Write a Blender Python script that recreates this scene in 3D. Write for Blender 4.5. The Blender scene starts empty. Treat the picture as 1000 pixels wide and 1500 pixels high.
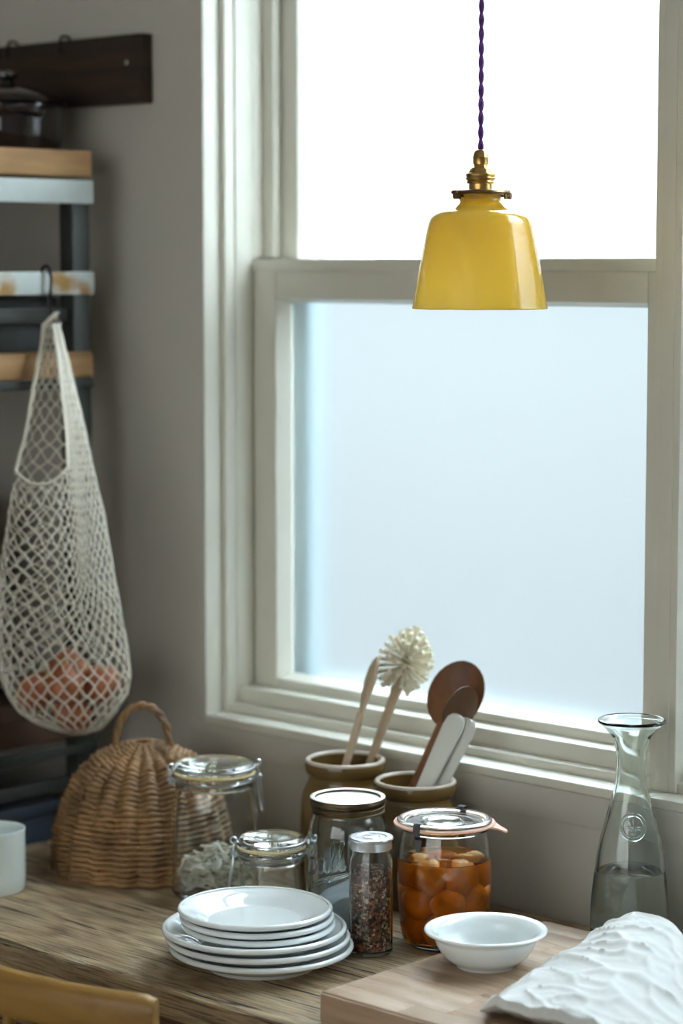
import bpy, bmesh, math, random
from mathutils import Vector, Matrix, Euler, noise
random.seed(7)
S = bpy.context.scene
COL = S.collection
PI = math.pi

# ------------------------------------------------------------------ camera, world, exposure
F = 3500.0                                   # focal length in pixels of the 1000 x 1500 frame
TILT = math.atan(360 / F)
AZ = math.radians(46.6)                      # angle between the view axis and the window wall
CAMZ = 1.57
D0 = Vector((-math.cos(AZ), math.sin(AZ), 0))
RT = Vector((math.sin(AZ), math.cos(AZ), 0))
DV = D0 * math.cos(TILT) - Vector((0, 0, math.sin(TILT)))
UV = Vector((0, 0, math.cos(TILT))) + D0 * math.sin(TILT)
cam = bpy.data.cameras.new('camera')
cam.sensor_fit = 'VERTICAL'; cam.sensor_height = 36; cam.sensor_width = 24
cam.lens = F / 1500 * 36
cam.clip_start = .05
cam.dof.use_dof = True; cam.dof.focus_distance = 2.80; cam.dof.aperture_fstop = 2.8
co = bpy.data.objects.new('camera', cam); COL.objects.link(co)
m = Matrix((RT, UV, -DV)).transposed().to_4x4(); m.translation = (0, 0, CAMZ)
co.matrix_world = m
S.camera = co

w = bpy.data.worlds.new('sky'); S.world = w; w.use_nodes = True
bg = w.node_tree.nodes['Background']
bg.inputs[0].default_value = (.875, .955, 1.0, 1); bg.inputs[1].default_value = 21.0
S.view_settings.view_transform = 'Standard'; S.view_settings.look = 'None'
S.view_settings.exposure = 0.43; S.view_settings.gamma = 1.0; S.view_settings.use_curve_mapping = False
c = S.cycles
c.use_denoising = True
c.max_bounces = 16; c.diffuse_bounces = 5; c.glossy_bounces = 6; c.transmission_bounces = 14; c.transparent_max_bounces = 12
c.sample_clamp_indirect = 40.0; c.blur_glossy = 0.6

def portal(loc, rot, sx, sy):
    l = bpy.data.lights.new('daylight_portal', 'AREA'); l.shape = 'RECTANGLE'; l.size = sx; l.size_y = sy
    l.cycles.is_portal = True
    o = bpy.data.objects.new('daylight_portal', l); COL.objects.link(o); o.location = loc; o.rotation_euler = rot
    return o
GX0, GX1, GZ0, GZ1, GY = -2.6, .7, .8, 2.3, -1.9        # unseen opening behind the camera, sized for the room's fill light
portal(((GX0 + GX1) / 2, GY, (GZ0 + GZ1) / 2), (PI / 2, 0, 0), GX1 - GX0, GZ1 - GZ0)

def ray(px, py): return DV * F + RT * (px - 500) + UV * (750 - py)
CP = Vector((0, 0, CAMZ))
def on_z(px, py, z): v = ray(px, py); return CP + v * ((z - CAMZ) / v.z)
def on_x(px, py, x): v = ray(px, py); return CP + v * (x / v.x)
def on_y(px, py, y): v = ray(px, py); return CP + v * (y / v.y)
def at_depth(px, py, d): return CP + ray(px, py) / F * d

# ------------------------------------------------------------------ materials
def new_mat(name):
    mt = bpy.data.materials.new(name); mt.use_nodes = True
    nt = mt.node_tree
    return mt, nt, nt.nodes['Principled BSDF']
def sin(b, name, v):
    if name in b.inputs: b.inputs[name].default_value = v
def plain(name, col, rough=.5, metal=0, spec=.5, trans=0, ior=1.45, coat=0, noise_amt=0, noise_scale=20, bump=0, bump_scale=60, sheen=0):
    mt, nt, b = new_mat(name)
    sin(b, 'Base Color', (*col, 1)); sin(b, 'Roughness', rough); sin(b, 'Metallic', metal)
    sin(b, 'Specular IOR Level', spec); sin(b, 'Transmission Weight', trans); sin(b, 'IOR', ior)
    sin(b, 'Coat Weight', coat); sin(b, 'Sheen Weight', sheen)
    L = nt.links.new
    tc = nt.nodes.new('ShaderNodeTexCoord')
    if noise_amt:
        n = nt.nodes.new('ShaderNodeTexNoise'); n.inputs['Scale'].default_value = noise_scale; n.inputs['Detail'].default_value = 6
        L(tc.outputs['Object'], n.inputs['Vector'])
        r = nt.nodes.new('ShaderNodeValToRGB')
        r.color_ramp.elements[0].position = .3; r.color_ramp.elements[1].position = .7
        r.color_ramp.elements[0].color = (*[x * (1 - noise_amt) for x in col], 1)
        r.color_ramp.elements[1].color = (*[min(1, x * (1 + noise_amt)) for x in col], 1)
        L(n.outputs['Fac'], r.inputs['Fac']); L(r.outputs['Color'], b.inputs['Base Color'])
    if bump:
        n = nt.nodes.new('ShaderNodeTexNoise'); n.inputs['Scale'].default_value = bump_scale; n.inputs['Detail'].default_value = 5
        L(tc.outputs['Object'], n.inputs['Vector'])
        bp = nt.nodes.new('ShaderNodeBump'); bp.inputs['Strength'].default_value = bump; bp.inputs['Distance'].default_value = .002
        L(n.outputs['Fac'], bp.inputs['Height']); L(bp.outputs['Normal'], b.inputs['Normal'])
    return mt
def wood(name, cols, stretch=(2, 30, 30), rough=.6, bump=.3, wave=0, crack=0, crack_col=(.02, .014, .01), rnd=.25, spec=.35, fine=0):
    """grain runs along the axis with the smallest stretch"""
    mt, nt, b = new_mat(name); L = nt.links.new; N = nt.nodes.new
    tc = N('ShaderNodeTexCoord'); oi = N('ShaderNodeObjectInfo')
    off = N('ShaderNodeVectorMath'); off.operation = 'MULTIPLY_ADD'
    cmb = N('ShaderNodeCombineXYZ')
    for i in range(3): L(oi.outputs['Random'], cmb.inputs[i])
    off.inputs[1].default_value = (7.3, 5.1, 9.7)
    L(cmb.outputs[0], off.inputs[0]); L(tc.outputs['Object'], off.inputs[2])
    mp = N('ShaderNodeMapping'); mp.inputs['Scale'].default_value = stretch; L(off.outputs[0], mp.inputs['Vector'])
    n1 = N('ShaderNodeTexNoise'); n1.inputs['Scale'].default_value = 1.0; n1.inputs['Detail'].default_value = 9; n1.inputs['Roughness'].default_value = .62; n1.inputs['Distortion'].default_value = .5
    L(mp.outputs[0], n1.inputs['Vector'])
    fac = n1.outputs['Fac']
    if wave:
        mp2 = N('ShaderNodeMapping'); mp2.inputs['Scale'].default_value = [s * (.28 if s < 10 else .15) for s in stretch]; L(off.outputs[0], mp2.inputs['Vector'])
        n2 = N('ShaderNodeTexNoise'); n2.inputs['Scale'].default_value = 1.0; n2.inputs['Detail'].default_value = 1.5; L(mp2.outputs[0], n2.inputs['Vector'])
        mu = N('ShaderNodeMath'); mu.operation = 'MULTIPLY'; mu.inputs[1].default_value = 120; L(n2.outputs['Fac'], mu.inputs[0])
        sn = N('ShaderNodeMath'); sn.operation = 'SINE'; L(mu.outputs[0], sn.inputs[0])
        ma = N('ShaderNodeMath'); ma.operation = 'MULTIPLY_ADD'; ma.inputs[1].default_value = wave; L(sn.outputs[0], ma.inputs[0]); L(fac, ma.inputs[2])
        fac = ma.outputs[0]
    r = N('ShaderNodeValToRGB'); e = r.color_ramp.elements
    e[0].position = .28; e[1].position = .74; e[0].color = (*cols[0], 1); e[1].color = (*cols[-1], 1)
    for k, cc in enumerate(cols[1:-1]):
        el = e.new(.28 + .46 * (k + 1) / (len(cols) - 1)); el.color = (*cc, 1)
    L(fac, r.inputs['Fac']); colout = r.outputs['Color']
    if rnd:
        hs = N('ShaderNodeHueSaturation'); mr = N('ShaderNodeMapRange'); mr.inputs['To Min'].default_value = 1 - rnd; mr.inputs['To Max'].default_value = 1 + rnd
        L(oi.outputs['Random'], mr.inputs['Value']); L(mr.outputs[0], hs.inputs['Value']); L(colout, hs.inputs['Color']); colout = hs.outputs['Color']
    hgt = fac
    if fine:
        mp4 = N('ShaderNodeMapping'); mp4.inputs['Scale'].default_value = [s_ * (1.8 if s_ < 10 else 9) for s_ in stretch]; L(off.outputs[0], mp4.inputs['Vector'])
        n4 = N('ShaderNodeTexNoise'); n4.inputs['Scale'].default_value = 1.0; n4.inputs['Detail'].default_value = 5; n4.inputs['Distortion'].default_value = .8; L(mp4.outputs[0], n4.inputs['Vector'])
        r4 = N('ShaderNodeMapRange'); r4.inputs['From Min'].default_value = .36; r4.inputs['From Max'].default_value = .54; r4.inputs['To Min'].default_value = 1 - fine; r4.inputs['To Max'].default_value = 1.0
        L(n4.outputs['Fac'], r4.inputs['Value'])
        m4 = N('ShaderNodeMix'); m4.data_type = 'RGBA'; m4.blend_type = 'MULTIPLY'; m4.inputs[0].default_value = 1.0
        L(colout, m4.inputs[6]); L(r4.outputs[0], m4.inputs[7]); colout = m4.outputs[2]
        h4 = N('ShaderNodeMath'); h4.operation = 'MULTIPLY'; L(fac, h4.inputs[0]); L(r4.outputs[0], h4.inputs[1]); hgt = h4.outputs[0]
    if crack:
        mp3 = N('ShaderNodeMapping'); mp3.inputs['Scale'].default_value = [s * (1.1 if s < 10 else 3.6) for s in stretch]; L(off.outputs[0], mp3.inputs['Vector'])
        n3 = N('ShaderNodeTexNoise'); n3.inputs['Scale'].default_value = 1.0; n3.inputs['Detail'].default_value = 3; L(mp3.outputs[0], n3.inputs['Vector'])
        r3 = N('ShaderNodeValToRGB'); r3.color_ramp.elements[0].position = .34; r3.color_ramp.elements[1].position = .34 + crack
        L(n3.outputs['Fac'], r3.inputs['Fac'])
        mx = N('ShaderNodeMix'); mx.data_type = 'RGBA'; mx.inputs[6].default_value = (*crack_col, 1)
        L(r3.outputs['Color'], mx.inputs[0]); L(colout, mx.inputs[7]); colout = mx.outputs[2]
        mm = N('ShaderNodeMath'); mm.operation = 'MULTIPLY'; L(r3.outputs['Color'], mm.inputs[0]); L(hgt, mm.inputs[1]); hgt = mm.outputs[0]
    L(colout, b.inputs['Base Color']); sin(b, 'Roughness', rough); sin(b, 'Specular IOR Level', spec)
    if bump:
        bp = N('ShaderNodeBump'); bp.inputs['Strength'].default_value = bump; bp.inputs['Distance'].default_value = .003
        L(hgt, bp.inputs['Height']); L(bp.outputs['Normal'], b.inputs['Normal'])
    return mt
def glass(name, col=(1, 1, 1), rough=0, ior=1.48):
    mt = bpy.data.materials.new(name); mt.use_nodes = True; nt = mt.node_tree; nt.nodes.clear()
    g = nt.nodes.new('ShaderNodeBsdfGlass'); g.inputs['Color'].default_value = (*col, 1); g.inputs['Roughness'].default_value = rough; g.inputs['IOR'].default_value = ior
    o = nt.nodes.new('ShaderNodeOutputMaterial'); nt.links.new(g.outputs[0], o.inputs[0])
    return mt

M = {}
M['wall'] = plain('wall_paint', (.53, .51, .465), .85, spec=.2, noise_amt=.05, noise_scale=3, bump=.12, bump_scale=140)
M['ceiling'] = plain('ceiling_paint', (.7, .69, .66), .9, spec=.2)
M['floor'] = wood('floor_boards', [(.06, .04, .028), (.11, .075, .05)], (1.5, 18, 18), .5)
M['paint'] = plain('cream_gloss_paint', (.665, .65, .57), .34, spec=.5, noise_amt=.03, noise_scale=6, bump=.05, bump_scale=60)
M['outer_frame'] = plain('slate_blue_outer_frame', (.30, .37, .40), .5)
M['added_outer_sill'] = plain('glow_cut_sill', (.13, .15, .16), .6)
M['frost'] = glass('frosted_glass', (.87, .90, .915), .55, 1.35)
M['frost_lower'] = glass('dimmed_frosted_glass', (.765, .80, .812), .36, 1.35)  # lower panes: dimmer daylight put into a darker tint, as behind a screen
M['table'] = wood('weathered_table_wood', [(.22, .145, .08), (.40, .285, .165), (.50, .375, .225), (.66, .55, .38)], (6.0, 34, 34), .44, .8, wave=.075, crack=.04, rnd=.06, fine=.6, spec=.5)
M['table_side'] = wood('worn_apron_wood', [(.10, .06, .035), (.24, .145, .075), (.36, .235, .13)], (2.2, 40, 40), .7, .5, crack=.05, rnd=.1, fine=.4)
M['chair'] = wood('honey_chair_wood', [(.20, .10, .024), (.30, .16, .038), (.37, .21, .055)], (3, 40, 40), .42, .1, rnd=.08, spec=.5)
M['board'] = wood('chopping_board_wood', [(.26, .165, .10), (.37, .255, .17), (.45, .325, .225)], (5, 60, 60), .5, .12, rnd=.16)
M['dark_board'] = wood('dark_stained_wood', [(.010, .007, .006), (.022, .013, .010), (.045, .024, .014)], (3, 40, 40), .55, .2)
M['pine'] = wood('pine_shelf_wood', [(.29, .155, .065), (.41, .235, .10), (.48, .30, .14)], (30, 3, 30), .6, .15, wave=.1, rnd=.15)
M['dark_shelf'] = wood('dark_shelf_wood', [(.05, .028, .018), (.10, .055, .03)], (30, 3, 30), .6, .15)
M['white_metal'] = plain('chipped_white_metal', (.46, .50, .485), .45, noise_amt=.12, noise_scale=14)
def rusty():
    mt = plain('rust_spotted_white_metal', (.60, .64, .62), .5); nt = mt.node_tree; L = nt.links.new; N = nt.nodes.new
    tc = N('ShaderNodeTexCoord'); n = N('ShaderNodeTexNoise'); n.inputs['Scale'].default_value = 16; n.inputs['Detail'].default_value = 6; L(tc.outputs['Object'], n.inputs['Vector'])
    r = N('ShaderNodeValToRGB'); e = r.color_ramp.elements; e[0].position = .52; e[0].color = (.47, .51, .49, 1); e[1].position = .66; e[1].color = (.34, .19, .06, 1)
    L(n.outputs['Fac'], r.inputs['Fac']); L(r.outputs['Color'], nt.nodes['Principled BSDF'].inputs['Base Color']); return mt
M['rusty_metal'] = rusty()
M['rack_metal'] = plain('dark_rack_metal', (.05, .055, .05), .5, metal=.3)
M['china'] = plain('white_china_glaze', (.83, .885, .90), .08, spec=.5, coat=.5)
M['china_warm'] = plain('white_bowl_glaze', (.81, .865, .875), .12, spec=.5, coat=.4)
M['enamel'] = plain('white_enamel', (.70, .77, .75), .25, spec=.5, coat=.3)
M['enamel_rim'] = plain('pale_enamel_rim', (.82, .86, .86), .2)
M['glass'] = glass('clear_jar_glass', (.985, .996, .993))
M['blue_glass'] = glass('pale_blue_jar_glass', (.955, .985, .992))
M['carafe'] = glass('green_tinged_glass', (.965, .993, .988))
M['water'] = glass('water', (.975, .995, .993), 0, 1.33)
M['syrup'] = glass('amber_syrup', (.96, .66, .30), 0, 1.35)
M['rubber_pink'] = plain('peach_rubber', (.86, .50, .37), .5)
M['rubber_yellow'] = plain('pale_rubber', (.74, .60, .30), .55)
M['wire'] = plain('steel_wire', (.62, .64, .66), .28, metal=1)
M['clip'] = plain('dark_steel_clip', (.10, .10, .11), .35, metal=.9)
M['tin_lid'] = plain('silver_lid', (.62, .64, .66), .3, metal=.95)
M['brass_lid_side'] = plain('worn_gold_band', (.11, .08, .045), .35, metal=.8, noise_amt=.6, noise_scale=45)
M['zinc'] = plain('pale_lid_disc', (.74, .73, .66), .38, metal=.55, noise_amt=.1, noise_scale=30)
M['crock'] = plain('olive_brown_stoneware', (.15, .088, .026), .22, spec=.5, coat=.4, noise_amt=.35, noise_scale=14)
M['crock_rim'] = plain('pale_crock_glaze', (.55, .47, .38), .2, noise_amt=.2, noise_scale=30)
M['bamboo'] = plain('pale_bamboo', (.55, .43, .30), .5, noise_amt=.12, noise_scale=40)
M['brush_wood'] = plain('beech_handle', (.46, .35, .24), .55, noise_amt=.12, noise_scale=40)
M['bristle'] = plain('cream_bristles', (.78, .73, .58), .8)
M['spoon_dark'] = wood('reddish_spoon_wood', [(.13, .05, .022), (.21, .085, .035), (.27, .12, .05)], (30, 30, 6), .42, .05)
M['spoon_brown'] = wood('brown_spoon_wood', [(.10, .05, .03), (.17, .09, .05)], (30, 30, 6), .4, .05)
M['spatula'] = plain('white_ceramic_blade', (.68, .70, .66), .3)
M['wicker'] = plain('brown_wicker', (.27, .155, .068), .55, noise_amt=.5, noise_scale=22, bump=.2)
M['wicker_dark'] = plain('dark_wicker_stake', (.20, .10, .045), .6, noise_amt=.4, noise_scale=22)
M['cotton'] = plain('natural_cotton_cord', (.74, .70, .60), .85)
M['onion'] = plain('red_brown_onion_skin', (.40, .13, .06), .4, noise_amt=.3, noise_scale=30)
M['onion_dry'] = plain('onion_stalk', (.55, .40, .22), .7)
M['fruit'] = plain('orange_preserved_fruit', (.80, .36, .04), .35, noise_amt=.25, noise_scale=40, bump=.3, bump_scale=90)
M['pepper'] = None
M['salt'] = plain('white_salt', (.80, .85, .88), .8, bump=.3, bump_scale=500)
M['shaving'] = plain('pale_dried_pieces', (.76, .73, .62), .7, noise_amt=.2, noise_scale=60)
M['brass'] = plain('aged_brass', (.58, .36, .12), .28, metal=1, noise_amt=.2, noise_scale=60)
M['brass_dark'] = plain('tarnished_brass', (.23, .15, .08), .35, metal=1)
M['cord'] = plain('fringe_tinted_cord', (.12, .035, .22), .7, bump=.4, bump_scale=900)  # purple lens fringe put into the cord's colour
M['pot'] = plain('black_brown_enamel', (.013, .009, .009), .10, spec=.5, coat=.4)
M['iron'] = plain('black_iron', (.03, .03, .03), .45, metal=.7)
M['box_dark'] = plain('charcoal_box', (.035, .04, .04), .6)
M['box_navy'] = plain('navy_box', (.035, .045, .065), .5)
M['facade'] = plain('grey_render', (.086, .088, .088), .9)
M['garden'] = plain('garden_fill_render', (.215, .205, .19), .9)
M['ground'] = plain('pale_concrete', (.085, .087, .087), .95)

def shade_glass_mat():
    mt, nt, b = new_mat('yellow_opal_glass')
    sin(b, 'Base Color', (.92, .66, .12, 1)); sin(b, 'Roughness', .1); sin(b, 'Coat Weight', .6); sin(b, 'Coat Roughness', .03)
    t = nt.nodes.new('ShaderNodeBsdfTranslucent'); t.inputs[0].default_value = (1.0, .86, .38, 1)
    mx = nt.nodes.new('ShaderNodeMixShader'); mx.inputs[0].default_value = .86
    o = nt.nodes['Material Output']
    nt.links.new(b.outputs[0], mx.inputs[1]); nt.links.new(t.outputs[0], mx.inputs[2])
    gl = nt.nodes.new('ShaderNodeBsdfGlossy'); gl.inputs['Roughness'].default_value = .05
    lw = nt.nodes.new('ShaderNodeLayerWeight'); lw.inputs['Blend'].default_value = .5
    pw = nt.nodes.new('ShaderNodeMath'); pw.operation = 'POWER'; pw.inputs[1].default_value = 4.0; nt.links.new(lw.outputs['Facing'], pw.inputs[0])
    fr = nt.nodes.new('ShaderNodeMath'); fr.operation = 'MULTIPLY_ADD'; fr.inputs[1].default_value = .85; fr.inputs[2].default_value = .05; nt.links.new(pw.outputs[0], fr.inputs[0])
    m2 = nt.nodes.new('ShaderNodeMixShader'); nt.links.new(fr.outputs[0], m2.inputs[0]); nt.links.new(mx.outputs[0], m2.inputs[1]); nt.links.new(gl.outputs[0], m2.inputs[2])
    nt.links.new(m2.outputs[0], o.inputs[0])
    return mt
M['shade'] = shade_glass_mat()
def linen_mat():
    mt, nt, b = new_mat('white_linen'); L = nt.links.new; N = nt.nodes.new
    sin(b, 'Base Color', (.69, .70, .69, 1)); sin(b, 'Roughness', .9); sin(b, 'Sheen Weight', .2); sin(b, 'Specular IOR Level', .2)
    tc = N('ShaderNodeTexCoord')
    a = N('ShaderNodeTexWave'); a.inputs['Scale'].default_value = 330; a.inputs['Distortion'].default_value = 1.5; a.bands_direction = 'X'
    d = N('ShaderNodeTexWave'); d.inputs['Scale'].default_value = 330; d.inputs['Distortion'].default_value = 1.5; d.bands_direction = 'Y'
    L(tc.outputs['UV'], a.inputs['Vector']); L(tc.outputs['UV'], d.inputs['Vector'])
    ad = N('ShaderNodeMath'); ad.operation = 'ADD'; L(a.outputs['Fac'], ad.inputs[0]); L(d.outputs['Fac'], ad.inputs[1])
    bp = N('ShaderNodeBump'); bp.inputs['Strength'].default_value = .18; bp.inputs['Distance'].default_value = .0006
    L(ad.outputs[0], bp.inputs['Height']); L(bp.outputs['Normal'], b.inputs['Normal'])
    return mt
M['linen'] = linen_mat()
def pepper_mat():
    mt, nt, b = new_mat('mixed_peppercorn'); L = nt.links.new; N = nt.nodes.new
    tc = N('ShaderNodeTexCoord')
    v = N('ShaderNodeTexVoronoi'); v.inputs['Scale'].default_value = 330; L(tc.outputs['Object'], v.inputs['Vector'])
    sep = N('ShaderNodeSeparateColor'); L(v.outputs['Color'], sep.inputs[0])
    r = N('ShaderNodeValToRGB'); r.color_ramp.interpolation = 'CONSTANT'; e = r.color_ramp.elements
    e[0].color = (.05, .02, .012, 1); e[1].position = .3; e[1].color = (.20, .07, .03, 1)
    for p, cc in ((.5, (.09, .05, .02, 1)), (.68, (.36, .10, .05, 1)), (.80, (.30, .20, .09, 1)), (.92, (.55, .38, .26, 1))):
        x = e.new(p); x.color = cc
    L(sep.outputs[0], r.inputs['Fac']); L(r.outputs['Color'], b.inputs['Base Color']); sin(b, 'Roughness', .6)
    return mt
M['pepper'] = pepper_mat()

# ------------------------------------------------------------------ mesh helpers
class MB:
    def __init__(s): s.v = []; s.f = []
    def add(s, v, f):
        o = len(s.v); s.v += [tuple(p) for p in v]; s.f += [tuple(i + o for i in q) for q in f]; return s
    def box(s, x0, x1, y0, y1, z0, z1):
        v = [(x, y, z) for z in (z0, z1) for y in (y0, y1) for x in (x0, x1)]
        return s.add(v, [(0, 2, 3, 1), (4, 5, 7, 6), (0, 1, 5, 4), (2, 6, 7, 3), (0, 4, 6, 2), (1, 3, 7, 5)])
    def lathe(s, prof, seg=48, c=(0, 0, 0)):
        v = []; rings = []
        for r, z in prof:
            if r < 1e-6: rings.append([len(v)]); v.append((c[0], c[1], c[2] + z))
            else:
                rings.append(list(range(len(v), len(v) + seg)))
                v += [(c[0] + r * math.cos(2 * PI * k / seg), c[1] + r * math.sin(2 * PI * k / seg), c[2] + z) for k in range(seg)]
        f = []
        for a, b in zip(rings, rings[1:]):
            for k in range(seg):
                k2 = (k + 1) % seg
                if len(a) == 1 and len(b) == 1: continue
                if len(a) == 1: f.append((a[0], b[k2], b[k]))
                elif len(b) == 1: f.append((a[k], a[k2], b[0]))
                else: f.append((a[k], a[k2], b[k2], b[k]))
        return s.add(v, f)
    def tube(s, pts, rad, seg=8, closed=False, cap=True, flat=1.0, up=None):
        pts = [Vector(p) for p in pts]; n = len(pts)
        rr = rad if isinstance(rad, (list, tuple)) else [rad] * n
        tang = []
        for i in range(n):
            a = pts[(i - 1) % n] if (closed or i) else pts[0]; b = pts[(i + 1) % n] if (closed or i < n - 1) else pts[-1]
            t = b - a; tang.append(t.normalized() if t.length > 1e-9 else Vector((0, 0, 1)))
        t0 = tang[0]
        u = Vector(up) if up else (Vector((0, 0, 1)) if abs(t0.z) < .9 else Vector((1, 0, 0)))
        u = (u - t0 * u.dot(t0)).normalized(); v = []
        for i in range(n):
            t = tang[i]; u = (u - t * u.dot(t))
            u = u.normalized() if u.length > 1e-6 else Vector((1, 0, 0)); w_ = t.cross(u)
            for k in range(seg):
                a = 2 * PI * k / seg
                v.append(pts[i] + u * (math.cos(a) * rr[i] * flat) + w_ * (math.sin(a) * rr[i]))
        f = []
        for i in range(n if closed else n - 1):
            j = (i + 1) % n
            for k in range(seg):
                k2 = (k + 1) % seg; f.append((i * seg + k, i * seg + k2, j * seg + k2, j * seg + k))
        if not closed and cap:
            f.append(tuple(range(seg - 1, -1, -1))); f.append(tuple((n - 1) * seg + k for k in range(seg)))
        return s.add(v, f)
    def mesh(s, name, bevel=0, bseg=2, smooth=40, recalc=True):
        me = bpy.data.meshes.new(name); me.from_pydata(s.v, [], s.f); me.validate()
        bm = bmesh.new(); bm.from_mesh(me)
        if recalc: bmesh.ops.recalc_face_normals(bm, faces=bm.faces)
        if bevel:
            eds = [e for e in bm.edges if len(e.link_faces) == 2 and e.calc_face_angle(0) > .6]
            bmesh.ops.bevel(bm, geom=eds, offset=bevel, segments=bseg, affect='EDGES', profile=.5)
        bm.to_mesh(me); bm.free()
        if smooth:
            for p in me.polygons: p.use_smooth = True
            me.set_sharp_from_angle(angle=math.radians(smooth))
        return me

def link(name, me, mat=None, parent=None, loc=(0, 0, 0), rot=(0, 0, 0)):
    if mat is not None and not me.materials: me.materials.append(M[mat] if isinstance(mat, str) else mat)
    o = bpy.data.objects.new(name, me); COL.objects.link(o); o.location = loc; o.rotation_euler = rot
    if parent: o.parent = parent
    return o
def tag(o, label, cat, group=None):
    o['label'] = label; o['category'] = cat
    if group: o['group'] = group
    return o
def thing(name, label, cat, loc=(0, 0, 0), rot=(0, 0, 0), group=None):
    o = bpy.data.objects.new(name, None); COL.objects.link(o); o.location = loc; o.rotation_euler = rot; o.empty_display_size = .05
    return tag(o, label, cat, group)
def struct(o): o['kind'] = 'structure'; return o
def bx(name, dims, mat, parent=None, bevel=.002, loc=(0, 0, 0), rot=(0, 0, 0)):
    return link(name, MB().box(*dims).mesh(name, bevel), mat, parent, loc, rot)
def lathe(name, prof, mat, parent=None, loc=(0, 0, 0), seg=56, smooth=40, rot=(0, 0, 0)):
    return link(name, MB().lathe(prof, seg).mesh(name, smooth=smooth), mat, parent, loc, rot)
def cr(pts, n=6):
    """Catmull-Rom resample of a list of tuples"""
    out = []; P = [Vector((*p, 0)) if len(p) == 2 else Vector(p) for p in pts]; d = len(pts[0])
    for i in range(len(P) - 1):
        a = P[max(i - 1, 0)]; b = P[i]; c_ = P[i + 1]; e = P[min(i + 2, len(P) - 1)]
        for k in range(n):
            t = k / n
            q = .5 * ((2 * b) + (c_ - a) * t + (2 * a - 5 * b + 4 * c_ - e) * t * t + (3 * b - a - 3 * c_ + e) * t ** 3)
            out.append(tuple(q[:d]))
    out.append(tuple(P[-1][:d])); return out
def lerp_table(tab, x):
    if x <= tab[0][0]: return tab[0][1]
    for (a, va), (b, vb) in zip(tab, tab[1:]):
        if x <= b:
            t = (x - a) / (b - a); t = t * t * (3 - 2 * t) * .35 + t * .65
            return va + (vb - va) * t
    return tab[-1][1]

# ------------------------------------------------------------------ the room
TZ = .75                                  # table top
WY = 2.34                                 # inner face of the window wall
WL, WR, WF, CH = -3.06, 1.6, GY, 2.62
struct(bx('floor', (WL - .15, WR + .15, WF - .15, WY + .2, -.1, 0), 'floor', bevel=0))
struct(bx('ceiling', (WL - .15, WR + .15, WF - .15, WY + .2, CH, CH + .1), 'ceiling', bevel=0))
struct(bx('wall_left', (WL - .15, WL, WF - .15, WY + .2, 0, CH), 'wall', bevel=0))
struct(bx('wall_right', (WR, WR + .15, WF - .15, WY + .2, 0, CH), 'wall', bevel=0))
mb = MB()
mb.box(WL, GX0, WF - .15, WF, 0, CH).box(GX1, WR, WF - .15, WF, 0, CH).box(GX0, GX1, WF - .15, WF, GZ1, CH).box(GX0, GX1, WF - .15, WF, 0, GZ0)
struct(link('wall_front', mb.mesh('wall_front', smooth=0), 'wall'))
# window wall: two windows side by side, a mullion between them
OX0, OX1 = -2.482, -.92
SILL, HEAD = CAMZ - .644, 2.36
WT = WY + .20
mb = MB()
mb.box(WL, OX0, WY, WT, 0, CH).box(OX1, WR, WY, WT, 0, CH).box(OX0, OX1, WY, WT, HEAD, CH).box(OX0, OX1, WY, WT, 0, SILL - .004)
struct(link('wall_back', mb.mesh('wall_back', smooth=0), 'wall'))

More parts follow.
